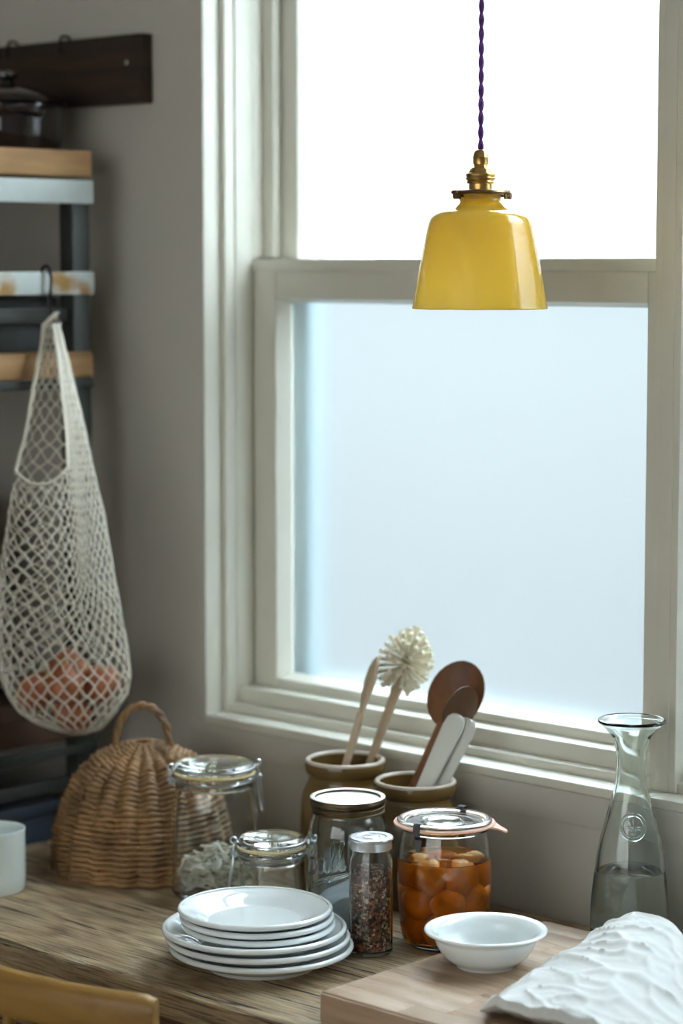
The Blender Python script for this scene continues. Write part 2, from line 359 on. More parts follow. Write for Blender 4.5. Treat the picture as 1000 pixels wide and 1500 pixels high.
def window(name, x0, x1, left_steps=True, right_steps=True):
    """a double-hung window set back in the wall; x0..x1 is the clear opening"""
    root = bpy.data.objects.new(name, None); COL.objects.link(root); root['kind'] = 'structure'
    root['label'] = 'cream painted double-hung window with frosted panes'
    zb, zt = SILL, HEAD
    zm = CAMZ + .010
    jl = MB()       # left jamb: stepped mouldings
    if left_steps: jl.box(x0 - .004, x0 + .0005, WY + .001, WY + .033, zb, zt)
    jl.box(x0 - .004, x0 + .010, WY + .033, WY + .052, zb, zt)
    jl.box(x0 - .004, x0 + .0125, WY + .052, WY + .0855, zb, zt)
    jl.box(x0 - .004, x0 + .0125, WY + .0855, WY + .107, zm + .002, zt).box(x0 - .004, x0 + .033, WY + .107, WY + .1225, zm + .002, zt)
    jl.box(x0 - .004, x0 + .012, WY + .105, WT, zb, zt)
    link('jamb', jl.mesh('jamb', .0012, 2), 'paint', root)
    jr = MB()
    jr.box(x1 - .010, x1 + .004, WY + .033, WY + .052, zb, zt)
    jr.box(x1 - .0125, x1 + .004, WY + .052, WY + .0855, zb, zt).box(x1 - .012, x1 + .004, WY + .0855, WT, zb, zt)
    link('jamb', jr.mesh('jamb', .0012, 2), 'paint', root)
    # stepped bottom: nosing ledge, risers
    sl = MB(); sl.box(x0 - .002, x1 + .002, WY - .0015, WY + .127, zb - .012, zb)
    link('ledge', sl.mesh('ledge', .0015), 'paint', root)
    st = MB(); st.box(x0, x1, WY + .0376, WY + .127, zb, zb + .0117); link('riser', st.mesh('riser', .001), 'paint', root)
    st = MB(); st.box(x0, x1, WY + .056, WY + .127, zb + .0117, zb + .0353); link('stool', st.mesh('stool', .0015), 'paint', root)
    hd = MB(); hd.box(x0, x1, WY + .03, WT, zt - .03, zt); link('head', hd.mesh('head', .001), 'paint', root)
    a0, a1 = x0 + .013, x1 - .013
    # lower sash, inner track
    def sash(nm, yf, yg, z0, z1, stile, top, bot, bev, yb, rs=None):
        rs = rs or stile
        sa = bpy.data.objects.new(nm, None); COL.objects.link(sa); sa.parent = root
        def rail(pn, xa, xb, za, zc):
            link(pn, MB().box(xa, xb, yf, yb, za, zc).mesh(pn, .0015), 'paint', sa)
        rail('stile', a0, a0 + stile, z0, z1); rail('stile', a1 - rs, a1, z0, z1)
        rail('rail', a0 + stile, a1 - rs, z1 - top, z1); rail('rail', a0 + stile, a1 - rs, z0, z0 + bot)
        # glazing bevel: a sloped frame around the pane
        gx0, gx1, gz0, gz1 = a0 + stile, a1 - rs, z0 + bot, z1 - top
        o = [(gx0, gz0), (gx1, gz0), (gx1, gz1), (gx0, gz1)]; i = [(gx0 + bev, gz0 + bev), (gx1 - bev, gz0 + bev), (gx1 - bev, gz1 - bev), (gx0 + bev, gz1 - bev)]
        v = [(x, yf + .003, z) for x, z in o] + [(x, yg - .0005, z) for x, z in i] + [(x, yg - .0005, z) for x, z in o]
        fs = []
        for k in range(4):
            n = (k + 1) % 4
            fs += [(k, n, 4 + n, 4 + k), (4 + k, 4 + n, 8 + n, 8 + k), (8 + k, 8 + n, n, k)]
        link('glazing_bead', MB().add(v, fs).mesh('glazing_bead', smooth=0), 'paint', sa)
        link('pane', MB().box(gx0 + .001, gx1 - .001, yg, yg + .004, gz0 + .001, gz1 - .001).mesh('pane', smooth=0), 'frost_lower' if nm == 'lower_sash' else 'frost', sa)
        return sa
    zl0 = zb + .0353
    zm = CAMZ + .010
    sash('lower_sash', WY + .0855, WY + .112, zl0, zm, .046, .056, .014, .006, WY + .122)
    link('meeting_lip', MB().box(a0, a1, WY + .0835, WY + .0865, zm - .0165, zm).mesh('meeting_lip', .0008), 'paint', root)
    sash('upper_sash', WY + .125, WY + .147, zm - .03, zt - .03, .051, .05, .027, .005, WY + .158, .040)
    # outer screen frame, seen dimly through the frosted lower pane
    ow = MB().box(a0, a0 + .040, WY + .162, WY + .19, zl0, zt).mesh('outer_stile', .001)
    link('outer_stile', ow, 'outer_frame', root)
    ow = MB().box(a1 - .02, a1, WY + .162, WY + .19, zl0, zt).mesh('outer_stile', .001)
    link('outer_stile', ow, 'outer_frame', root)
    link('added_outer_sill', MB().box(x0, x1, WY + .128, WT + .03, zb - .002, zb + .034).mesh('added_outer_sill', .001), 'added_outer_sill', root)  # dark sill added to cut the glow along the pane's bottom edge
    return root
MX0, MX1 = -1.7115, -1.692
window('window_1', OX0, MX0)
window('window_2', MX1, OX1, left_steps=False)
mb = MB(); mb.box(MX0, MX1, WY + .032, WT, SILL, HEAD).box(MX0 + .0021, MX1 - .0021, WY - .0015, WY + .127, SILL - .012, SILL)
struct(link('trim_1', mb.mesh('trim_1', .0015), 'paint'))
struct(bx('trim_2', (OX0 - .03, OX1 + .03, WY - .004, WY, SILL - .052, SILL - .012), 'wall', bevel=.001))
# bars across the unseen opening behind the camera
mb = MB()
for k in range(4):
    x = GX0 + (GX1 - GX0) * k / 3
    mb.box(x - .03, x + .03, GY - .1, GY - .04, GZ0, GZ1)
struct(link('rear_opening_bars', mb.mesh('rear_opening_bars', .002), 'paint'))
# outside: assumed neighbour's wall and paving
struct(bx('outside_wall', (-14, 8, 6.0, 6.2, -.3, 3.9), 'facade', bevel=0))  # height and dark tone shaped to hide the low sky from the panes
struct(bx('sky_block_wall', (-14, 12, -5.2, -5.0, -.3, 5.2), 'garden', bevel=0))  # added unseen wall: blocks direct sky and evens the fill from behind
struct(bx('garden_paving', (-12, 12, -14, WF - .15, -.4, -.2), 'garden', bevel=0))
struct(bx('outside_paving', (-14, 12, WT, 14, -.4, -.2), 'ground', bevel=0))

# ------------------------------------------------------------------ table
TX0, TX1, TY0, TY1 = -2.62, -.75, 1.797, 2.335
tb = thing('kitchen_table', 'old weathered plank table standing against the window wall', 'table', (TX0, TY0, 0))
TW, TD = TX1 - TX0, TY1 - TY0
def rough_plank(name, x0, x1, y0, y1, z0, z1, edge=.0, seed=0, n=70):
    """a board with a slightly worn, uneven front arris"""
    prof = [(y0, z0), (y0, z1 - .006), (y0 + .002, z1 - .002), (y0 + .007, z1), (y1 - .003, z1), (y1, z1 - .003), (y1, z0)]
    v = []; f = []; k = len(prof)
    for i in range(n + 1):
        x = x0 + (x1 - x0) * i / n
        for j, (y, z) in enumerate(prof):
            d = noise.noise((x * 9, seed, j * .25)) * edge + noise.noise((x * 40, seed + 3, j * .3)) * edge * .5
            v.append((x, y + (d if j in (0, 1, 2, 3) else 0), z - (abs(d) * .8 if j in (2, 3) else 0)))
        if i:
            a = (i - 1) * k; b = i * k
            for j in range(k): f.append((a + j, a + (j + 1) % k, b + (j + 1) % k, b + j))
    f.append(tuple(range(k))); f.append(tuple(n * k + j for j in range(k - 1, -1, -1)))
    return MB().add(v, f).mesh(name, smooth=30)
ys = [0, .172, .355, TD]
for i in range(3):
    link('tabletop_plank', rough_plank('tabletop_plank', 0, TW, ys[i] + (.0012 if i else 0), ys[i + 1] - .0012, TZ - .036, TZ - (.0006 if i == 1 else 0), .0035 if i == 0 else .0008, i * 11), 'table', tb)
link('apron', rough_plank('apron', .05, TW - .05, .028, .05, .60, TZ - .0365, .001, 5), 'table_side', tb)
bx('apron', (.05, TW - .05, TD - .05, TD - .03, .60, TZ - .037), 'table_side', tb)
for xx in (.06, TW - .12):
    for yy in (.052, TD - .112):
        bx('leg', (xx, xx + .06, yy, yy + .06, 0, TZ - .037), 'table_side', tb, .004)

# ------------------------------------------------------------------ chair
ch = thing('wooden_chair', 'honey coloured wooden chair with curved top rail tucked up to the table', 'chair', (-2.02, 1.79, 0))
def rail_y(x): return -.204 + (x / .205) ** 2 * .05
v = []; f = []; NS = 36
sec = [(-.5, -.42), (-.42, -.5), (.42, -.5), (.5, -.42), (.5, .30), (.36, .48), (.1, .53), (-.2, .51), (-.42, .40), (-.5, .25)]
for i in range(NS + 1):
    x = -.205 + .41 * i / NS
    dx = .41 / NS; t = Vector((1, (rail_y(x + .001) - rail_y(x - .001)) / .002)).normalized(); nrm = Vector((-t.y, t.x))
    e = min(1, (.205 - abs(x)) / .012); sc = .80 + .20 * math.sqrt(max(0, 1 - (1 - e) ** 2)); hh = .047 * (1 - .10 * (x / .205) ** 2)
    for a, b in sec:
        p = Vector((x, rail_y(x))) + nrm * (a * .026 * sc)
        v.append((p.x, p.y, .788 + b * hh * sc))
    if i:
        k = len(sec); A = (i - 1) * k; B = i * k
        for j in range(k): f.append((A + j, A + (j + 1) % k, B + (j + 1) % k, B + j))
f += [tuple(range(len(sec))), tuple(NS * len(sec) + j for j in range(len(sec) - 1, -1, -1))]
link('top_rail', MB().add(v, f).mesh('top_rail', smooth=35), 'chair', ch)
for x in (-.165, -.10, -.04, .022, .086, .155):
    big = abs(x) > .14
    ps = [(x * .92, -.165, .45), (x * .97, rail_y(x) * .55 - .08, .60), (x, rail_y(x), .772)]
    link('back_post' if big else 'spindle', MB().tube(cr(ps, 6), .012 if big else .0075, 10).mesh('spindle'), 'chair', ch)
v = [(-.2, -.185), (.2, -.185), (.215, .0), (.2, .2), (-.2, .2), (-.215, 0)]
mb = MB(); mb.add([(x, y, .425) for x, y in v] + [(x, y, .455) for x, y in v], [tuple(range(5, -1, -1)), tuple(range(6, 12))] + [(k, (k + 1) % 6, 6 + (k + 1) % 6, 6 + k) for k in range(6)])
link('seat', mb.mesh('seat', .006, 3), 'chair', ch)
for sx in (-1, 1):
    for sy in (-1, 1):
        link('leg', MB().tube([(sx * .165, sy * .155, .43), (sx * .19, sy * .18, 0)], [.018, .013], 12).mesh('leg'), 'chair', ch)
    link('stretcher', MB().tube([(sx * .178, -.165, .2), (sx * .178, .165, .2)], .009, 8).mesh('stretcher'), 'chair', ch)

# ------------------------------------------------------------------ chopping board
BX0, BX1, BY0, BY1, BT = -1.756, -1.33, 1.827, 2.214, .035
cb = thing('chopping_board', 'thick laminated wooden chopping board lying on the right of the table', 'chopping board', (BX0, BY0, TZ))
ns = 11; wd = (BY1 - BY0) / ns
for i in range(ns):
    a = random.uniform(.12, .3)
    cuts = [0, a, BX1 - BX0] if i % 2 else [0, a * .6, a * .6 + .16, BX1 - BX0]
    for j in range(len(cuts) - 1):
        o = bx('strip', (cuts[j], cuts[j + 1], 0, wd, 0, BT), 'board', cb, .0006, loc=(0, i * wd, 0))
    # outer arrises rounded
for nm, d in (('edge_strip', (-.006, 0, .004, BY1 - BY0 - .004, .001, BT - .001)), ('edge_strip', (0, BX1 - BX0, -.005, 0, .001, BT - .001))):
    bx(nm, d, 'board', cb, .0024)
BZ = TZ + BT

# ------------------------------------------------------------------ plates
def plate_mesh(R, h):
    k = R / .11
    p = [(0, .0035), (.54 * R, .0035), (.565 * R, 0), (.61 * R, 0), (.625 * R, .004)]
    p += cr([(.625 * R, .004), (.74 * R, h * .34), (.88 * R, h * .64), (.965 * R, h * .85)], 5)[1:]
    for a in range(-70, 121, 19):
        p.append((R - .0034 + .0034 * math.cos(math.radians(a)), h - .0034 + .0034 * math.sin(math.radians(a))))
    p += cr([(.945 * R, h - .0022), (.80 * R, h * .70), (.68 * R, h * .44), (.615 * R, h * .30), (.56 * R, h * .27), (.3 * R, h * .26), (0, h * .26)], 5)
    return MB().lathe(p, 96).mesh('plate', smooth=50)
pl_big = plate_mesh(.1095, .026); pl_small = plate_mesh(.0915, .0225)
PC = on_z(375, 1411, TZ)
spec = [
    (pl_big, 0.0, (.006, -.001), 'bottom plate of the white stack, standing on the table'),
    (pl_big, .0106, (.002, .000), 'second white plate from the table in the stack of six'),
    (pl_big, .0212, (-.002, .001), 'uppermost of the three larger white plates in the stack'),
    (pl_small, .0287, (.003, .003), 'lowest of the three smaller white plates in the stack'),
    (pl_small, .0382, (.001, .001), 'smaller white plate just under the topmost plate of the stack'),
    (pl_small, .0477, (-.001, .000), 'topmost small white plate with open well on the plate stack'),
]
for me, z, (a, b), lab in spec:
    q = PC + RT * a + D0 * b
    o = link('plate', me, 'china', None, (q.x, q.y, TZ + z)); tag(o, lab, 'plate', 'plates stacked on the table')
    o.rotation_euler = (0, math.radians(.35), random.random())

# ------------------------------------------------------------------ bowl on the board
q = on_z(711, 1413, BZ)
R = .0695; h = .0405
bp = [(0, .003), (.028, .003), (.030, 0), (.034, 0), (.036, .003)]
bp += cr([(.036, .003), (.048, .012), (.0555, .024), (.058, .033)], 5)[1:]
bp += cr([(.058, .033), (.0625, .0375), (.0675, .0392)], 4)[1:]
bp += [(.0695, .0398), (.0698, .0410), (.0690, .0422), (.0672, .0424)]
bp += cr([(.0672, .0424), (.0615, .0410), (.0555, .0355), (.051, .023), (.042, .011), (.028, .0065), (0, .006)], 6)[1:]
tag(lathe('bowl', bp, 'china_warm', None, q, 96, 50), 'small white bowl with flared rim on the chopping board', 'bowl')

# ------------------------------------------------------------------ linen cloth
def cloth():
    P = {}
    def W(px, py, dz): return on_z(px, py, BZ + dz)
    # rows from the back edge to the front edge, each: left foot, left shoulder, crown, right shoulder, right foot
    rows = [
        [(-1.622, 2.150, .003), (-1.614, 2.142, .046), (-1.592, 2.160, .055), (-1.566, 2.176, .050), (-1.545, 2.190, .003)],
        [(-1.632, 2.105, .003), (-1.616, 2.110, .040), (-1.578, 2.128, .056), (-1.536, 2.150, .050), (-1.500, 2.165, .003)],
        [(-1.634, 2.045, .003), (-1.612, 2.050, .030), (-1.560, 2.065, .050), (-1.500, 2.085, .046), (-1.440, 2.100, .003)],
        [(-1.626, 1.980, .003), (-1.602, 1.985, .024), (-1.545, 1.995, .038), (-1.470, 2.010, .036), (-1.400, 2.020, .003)],
        [(-1.606, 1.915, .003), (-1.584, 1.918, .021), (-1.528, 1.925, .029), (-1.450, 1.930, .028), (-1.375, 1.935, .003)],
        [(-1.590, 1.884, .012), (-1.570, 1.886, .024), (-1.515, 1.885, .027), (-1.440, 1.885, .026), (-1.370, 1.885, .006)],
    ]
    NU, NV = 110, 110
    cols = [cr(r_, 28)[::1] for r_ in rows]
    grid = []
    nu = len(cols[0])
    for u in range(nu): grid.append(cr([cols[k][u] for k in range(len(rows))], 22))
    nv = len(grid[0]); v = []; uvs = []
    for i in range(nu):
        for j in range(nv):
            x, y, z = grid[i][j]
            a = i / (nu - 1); b = j / (nv - 1)
            edge = min(1, 6 * min(a, 1 - a))
            n = Vector((x, y, z))
            wr = noise.noise(Vector((x * 17 + y * 9, y * 30 - x * 6, 3))) * .0030 + noise.noise(Vector((x * 60, y * 70, 9))) * .0010
            ridge = (1 - abs(noise.noise(Vector((x * 16 - y * 10, y * 30 + x * 8, 17))))) ** 9 * .0045
            fine = noise.noise(Vector((x * 230, y * 230, 1))) * .0005
            z2 = z + (wr + ridge + fine) * (.25 + .75 * edge)
            wob = noise.noise(Vector((b * 9, a * 3, 5))) * .004
            v.append((x + wob * (1 - edge), y + noise.noise(Vector((a * 14, 0, 2))) * .004 * (1 if j > nv * .8 else 0), max(z2, .0028)))
    f = [(i * nv + j, i * nv + j + 1, (i + 1) * nv + j + 1, (i + 1) * nv + j) for i in range(nu - 1) for j in range(nv - 1)]
    # rolled front hem: the fold turns under, standing clear of the board with a shadow below
    base = len(v)
    for i in range(nu):
        x, y, z = v[i * nv + nv - 1]
        v.append((x, y - .004, z * .62 + .001)); v.append((x + .003, y + .014, max(.0028, z * .18)))
    for i in range(nu - 1):
        a = i * nv + nv - 1; a2 = (i + 1) * nv + nv - 1; b = base + 2 * i; b2 = base + 2 * (i + 1)
        f += [(a, b, b2, a2), (b, b + 1, b2 + 1, b2)]
    # back edge turned down to the board
    base2 = len(v)
    for i in range(nu):
        x, y, z = v[i * nv]; v.append((x + .004, y + .012, max(.0028, z * .45))); v.append((x + .006, y + .016, .0028))
    for i in range(nu - 1):
        a = i * nv; a2 = (i + 1) * nv; b = base2 + 2 * i; b2 = base2 + 2 * (i + 1)
        f += [(a, a2, b2, b), (b, b2, b2 + 1, b + 1)]
    me = MB().add(v, f).mesh('linen_cloth', smooth=60)
    uvl = me.uv_layers.new(name='UVMap')
    for lp in me.loops:
        p = me.vertices[lp.vertex_index].co; uvl.data[lp.index].uv = (p.x * 1.6, p.y * 1.6)
    o = link('linen_cloth', me, 'linen', None, (-D0.x * .022 + RT.x * .008, -D0.y * .022 + RT.y * .008, BZ))
    md = o.modifiers.new('thickness', 'SOLIDIFY'); md.thickness = .0016; md.offset = -1
    tag(o, 'crumpled white linen cloth folded on the chopping board in front of the carafe', 'cloth')
cloth()

# ------------------------------------------------------------------ spice jar
q = on_z(543, 1396, TZ)
sj = thing('spice_jar', 'slim clear glass spice jar with silver screw lid and mixed peppercorns', 'jar', q)
ro = .0262
prof_o = [(0, .001), (.020, .001), (.0235, .0015), (ro, .005), (ro, .108), (.0255, .116), (.0232, .122), (.0228, .126), (.0228, .133)]
prof_i = [(.0205, .133), (.0205, .124), (.0225, .117), (.0243, .112), (.0243, .008), (.021, .0055), (0, .0055)]
lathe('jar_body', prof_o + prof_i, 'glass', sj, smooth=30)
lid = [(0, .1335), (.0228, .1335), (.0230, .1292), (.0252, .1288), (.0254, .1300), (.0252, .1385), (.0264, .1395), (.0268, .1412), (.0262, .1430), (.0235, .1436), (.0185, .1430), (.0178, .1422), (.0105, .1422), (.0098, .1430), (.0045, .1432), (0, .1436)]
lathe('screw_lid', lid, 'tin_lid', sj, smooth=30)
def ico(r, sub=1):
    bm = bmesh.new(); bmesh.ops.create_icosphere(bm, subdivisions=sub, radius=r)
    v = [tuple(p.co) for p in bm.verts]; f = [tuple(x.index for x in q_.verts) for q_ in bm.faces]; bm.free(); return v, f
iv, if_ = ico(1, 1)
mb = MB().lathe([(0, .007), (.0222, .007), (.0222, .103), (0, .107)], 40)
for k in range(2600):
    if k < 2200:
        a = random.random() * 2 * PI; z = random.uniform(.0085, .104); rr = .0221
    else:
        a = random.random() * 2 * PI; rr = .0222 * math.sqrt(random.random()); z = .107 - rr * .12
    r_ = random.uniform(.0009, .0016); rr = min(rr, .0238 - r_)
    c0 = (rr * math.cos(a), rr * math.sin(a), z)
    mb.add([(c0[0] + x * r_, c0[1] + y * r_, c0[2] + zz * r_) for x, y, zz in iv], if_)
o = link('peppercorns', mb.mesh('peppercorns', smooth=50, recalc=False), 'pepper', None, q)
o['kind'] = 'stuff'; tag(o, 'dark red and brown peppercorn mix filling the slim spice jar', 'spice')

# ------------------------------------------------------------------ preserving jar of fruit with clips
q = on_z(650, 1382, TZ)
wj = thing('preserving_jar', 'round glass preserving jar with peach rubber ring, metal clips and orange fruit', 'jar', q)
W_O = cr([(.044, .0015), (.050, .008), (.054, .03), (.0570, .07), (.0568, .098), (.0545, .122), (.0515, .138), (.0505, .142)], 5)
prof = [(0, .003), (.036, .003), (.039, .0)] + W_O + [(.0535, .1435), (.0560, .1450), (.0565, .1475), (.0555, .149), (.047, .149), (.0465, .147)]
W_I = [(r_ - .0035, z) for r_, z in W_O[::-1] if z > .01]
prof += W_I + [(.044, .0085), (.036, .0065), (0, .0065)]
lathe('jar_body', prof, 'glass', wj, seg=64, smooth=35)
ring = [(.0475, .1495), (.0612, .1495), (.0617, .1506), (.0612, .1518), (.0475, .1518), (.0475, .1495)]
rr_ = lathe('rubber_ring', ring, 'rubber_pink', wj, seg=64)
ta = math.atan2(RT.y, RT.x) - .22
tv = []
for r_, wd_ in ((.057, .018), (.0625, .0115), (.067, .0078), (.072, .0066), (.0755, .0052), (.0768, .0025)):
    for s_ in (-1, 1):
        for dz in (.1497, .1516):
            drop = -max(0, r_ - .058) * .42
            tv.append((r_ * math.cos(ta) - s_ * wd_ * math.sin(ta), r_ * math.sin(ta) + s_ * wd_ * math.cos(ta), dz + drop))
tf = []
for i in range(5):
    a = i * 4; b = a + 4
    tf += [(a, b, b + 1, a + 1), (a + 2, a + 3, b + 3, b + 2), (a + 1, b + 1, b + 3, a + 3), (a, a + 2, b + 2, b)]
tf += [(0, 1, 3, 2), (20, 22, 23, 21)]
link('pull_tab', MB().add(tv, tf).mesh('pull_tab', smooth=50), 'rubber_pink', rr_)
lidp = [(0, .1475), (.044, .1475), (.0462, .1482), (.0472, .1520), (.0560, .1520), (.0575, .1530), (.0576, .1545), (.0562, .1558), (.0520, .1566), (.0495, .1562), (.0475, .1530), (.0455, .1520), (.025, .1520), (.023, .1532), (.020, .1532), (.018, .1520), (0, .1520)]
lathe('glass_lid', lidp, 'glass', wj, seg=64, smooth=35)
tocam = math.atan2(-D0.y, -D0.x)
for ang in (tocam - .62, tocam + PI - .45):
    def P3(r_, z, t): return (r_ * math.cos(ang) - t * math.sin(ang), r_ * math.sin(ang) + t * math.cos(ang), z)
    pts = [(.0465, .1562), (.050, .1592), (.0575, .1592), (.0602, .1575), (.0608, .150), (.0600, .1440), (.0575, .1425), (.0560, .1390), (.0572, .1290), (.0582, .1245)]
    vv = []; ff = []
    for k, (r_, z) in enumerate(pts):
        hw = .0048 if k < 8 else .0042 - .0016 * (k - 8)
        for dr in (0, .0009):
            for t in (-hw, hw): vv.append(P3(r_ + dr, z + dr * .3, t))
        if k:
            a = (k - 1) * 4; b = k * 4
            ff += [(a, a + 1, b + 1, b), (a + 2, b + 2, b + 3, a + 3), (a, b, b + 2, a + 2), (a + 1, a + 3, b + 3, b + 1)]
    ff += [(0, 2, 3, 1), (len(vv) - 4, len(vv) - 3, len(vv) - 1, len(vv) - 2)]
    link('clip', MB().add(vv, ff).mesh('clip', smooth=30), 'clip', wj)
LV = .108
sy = [(0, .0072), (.036, .0072), (.0445, .0092)] + [(r_ + .0004, z) for r_, z in W_I[::-1] if .011 < z < LV - .001]
rl = sy[-1][0]
sy += [(rl, LV), (rl - .0015, LV - .0008), (0, LV - .0009)]
o = lathe('syrup', sy, 'syrup', None, q, 64, 35); tag(o, 'amber syrup around the fruit in the preserving jar', 'syrup'); o['kind'] = 'stuff'
# fruit packed in the jar by relaxation
random.seed(11)
FR = .0200; NF = 15
pts = [Vector((random.uniform(-.03, .03), random.uniform(-.03, .03), random.uniform(.025, .09))) for _ in range(NF)]
for it in range(900):
    for i in range(NF):
        for j in range(i):
            d_ = pts[i] - pts[j]; l = d_.length
            if 1e-6 < l < 2 * FR * .985:
                s_ = d_ / l * (2 * FR * .985 - l) * .5; pts[i] += s_; pts[j] -= s_
    for p in pts:
        p.z -= .00003
        zz = max(.0265, min(LV - .0185, p.z)); p.z = zz
        wall = lerp_table(W_O, 0) if False else .0
        rad = .0445 if zz < .05 else .0515
        rad = min(rad, .0515) - FR * 1.08 - .001
        h_ = math.hypot(p.x, p.y)
        if h_ > rad: p.x *= rad / h_; p.y *= rad / h_
iv2, if2 = ico(1, 3)
fm = []
for k in range(3):
    vv = []
    for x, y, z in iv2:
        nn = 1 + .17 * noise.noise(Vector((x * 1.6 + k * 9, y * 1.6, z * 1.6))) +   .05 * noise.noise(Vector((x * 6, y * 6 + k, z * 6)))
        cle = 1 - .07 * math.exp(-(math.atan2(y, x) / .16) ** 2)
        vv.append((x * nn * cle * FR, y * nn * cle * FR, z * nn * .93 * FR))
    fm.append(MB().add(vv, if2).mesh('preserved_fruit', smooth=80))
for k, p in enumerate(pts):
    o = link('preserved_fruit', fm[k % 3], 'fruit', None, q + p, (random.random() * 6, random.random() * 6, random.random() * 6))
    tag(o, 'whole orange preserved fruit packed in the clip-top preserving jar', 'fruit', 'preserved fruit in the jar')

# ------------------------------------------------------------------ script jar with gold band lid
random.seed(5)
q = on_z(509, 1361, TZ)
mj = thing('canning_jar', 'blue tinged canning jar with embossed script and worn gold screw band', 'jar', q)
MO = cr([(.044, .001), (.0485, .006), (.0492, .03), (.0498, .10), (.0492, .124), (.0462, .138), (.0432, .146)], 5)
prof = [(0, .003), (.038, .003), (.040, 0)] + MO + [(.0425, .149), (.0425, .163)]
MI = [(r_ - .0034, z) for r_, z in MO[::-1] if z > .012]
prof += [(.039, .163), (.039, .149)] + MI + [(.042, .010), (.034, .0075), (0, .0075)]
lathe('jar_body', prof, 'blue_glass', mj, seg=64, smooth=40)
band = [(.0432, .1495), (.0448, .1490), (.0462, .1495), (.0462, .1515), (.0448, .1525), (.0448, .1540), (.0462, .1550), (.0462, .1575), (.0452, .1585), (.0465, .1600), (.0472, .1625), (.0472, .1655), (.0460, .1678), (.0440, .1682), (.0405, .1676), (.0398, .1655), (.0398, .1642), (.0432, .1640), (.0432, .1495)]
lathe('screw_band', band, 'brass_lid_side', mj, seg=72, smooth=30)
link('band_rim', MB().lathe([(.0440, .1680), (.0462, .1678), (.0466, .1684), (.0440, .1692), (.0408, .1684), (.0406, .1676), (.0440, .1680)], 72).mesh('band_rim'), 'zinc', mj)
lathe('lid_disc', [(0, .1632), (.0425, .1632), (.0428, .1639), (.0395, .1652), (.0370, .1648), (.0350, .1642), (0, .1640)], 'zinc', mj, seg=64, smooth=30)
def wrap_r(prof_, z): return lerp_table(sorted([(zz, r_) for r_, zz in prof_]), z)
strokes = [
    [(0, 0), (.06, .5), (.12, 1), (.38, 1.02), (.50, .80), (.36, .57), (.10, .53), (.42, .50), (.54, .26), (.36, .02), (0, 0)],
    [(1.0, .44), (.84, .52), (.66, .36), (.66, .10), (.80, 0), (.94, .14), (1.0, .46), (.99, .12), (1.08, 0), (1.2, .12)],
    [(1.2, .12), (1.38, .62), (1.42, .95), (1.32, 1.02), (1.25, .72), (1.26, .14), (1.36, .0), (1.5, .12)],
    [(1.5, .12), (1.68, .62), (1.72, .95), (1.62, 1.02), (1.55, .72), (1.56, .14), (1.68, .0), (1.80, .12)],
    [(.0, -.42), (.5, -.30), (1.1, -.20), (1.9, -.16)], [(.2, -.50), (.8, -.37), (1.9, -.20)],
]
mb = MB(); H_ = .036; a0_ = tocam - .62
for st in strokes:
    pp = []
    for u, v_ in cr(st, 5):
        z = .082 + v_ * H_ + (u - .95) * .0075; rr = wrap_r(MO, z) + .0001
        a = a0_ + (u - .95) * H_ * .92 / rr
        pp.append((rr * math.cos(a), rr * math.sin(a), z))
    mb.tube(pp, .0016, 6)
link('embossed_lettering', mb.mesh('embossed_lettering'), 'blue_glass', mj)
sl = []; seg = 48; vv = []; ff = []
def salt_top(x, y): return .052 + .42 * (x * RT.x + y * RT.y) + noise.noise(Vector((x * 45, y * 45, 0))) * .004
mb = MB(); rings = [(0.0, 1), (.25, 1), (.5, 1), (.75, 1), (1, 1)]
rs = .0452
vv = []; 
for j, t in enumerate((0.001, .2, .4, .6, .8, 1.0)):
    for k in range(seg):
        a = 2 * PI * k / seg; x = rs * t * math.cos(a); y = rs * t * math.sin(a); vv.append((x, y, salt_top(x, y)))
for z, r_ in ((.011, .043), (.0085, .034)):
    for k in range(seg):
        a = 2 * PI * k / seg; vv.append((r_ * math.cos(a), r_ * math.sin(a), z))
for j in range(7):
    for k in range(seg):
        k2 = (k + 1) % seg; ff.append((j * seg + k, j * seg + k2, (j + 1) * seg + k2, (j + 1) * seg + k))
ff += [tuple(range(seg)), tuple(7 * seg + k for k in range(seg))]
o = link('salt', MB().add(vv, ff).mesh('salt', smooth=60), 'salt', None, q); o['kind'] = 'stuff'
tag(o, 'white salt banked up inside the canning jar', 'salt')

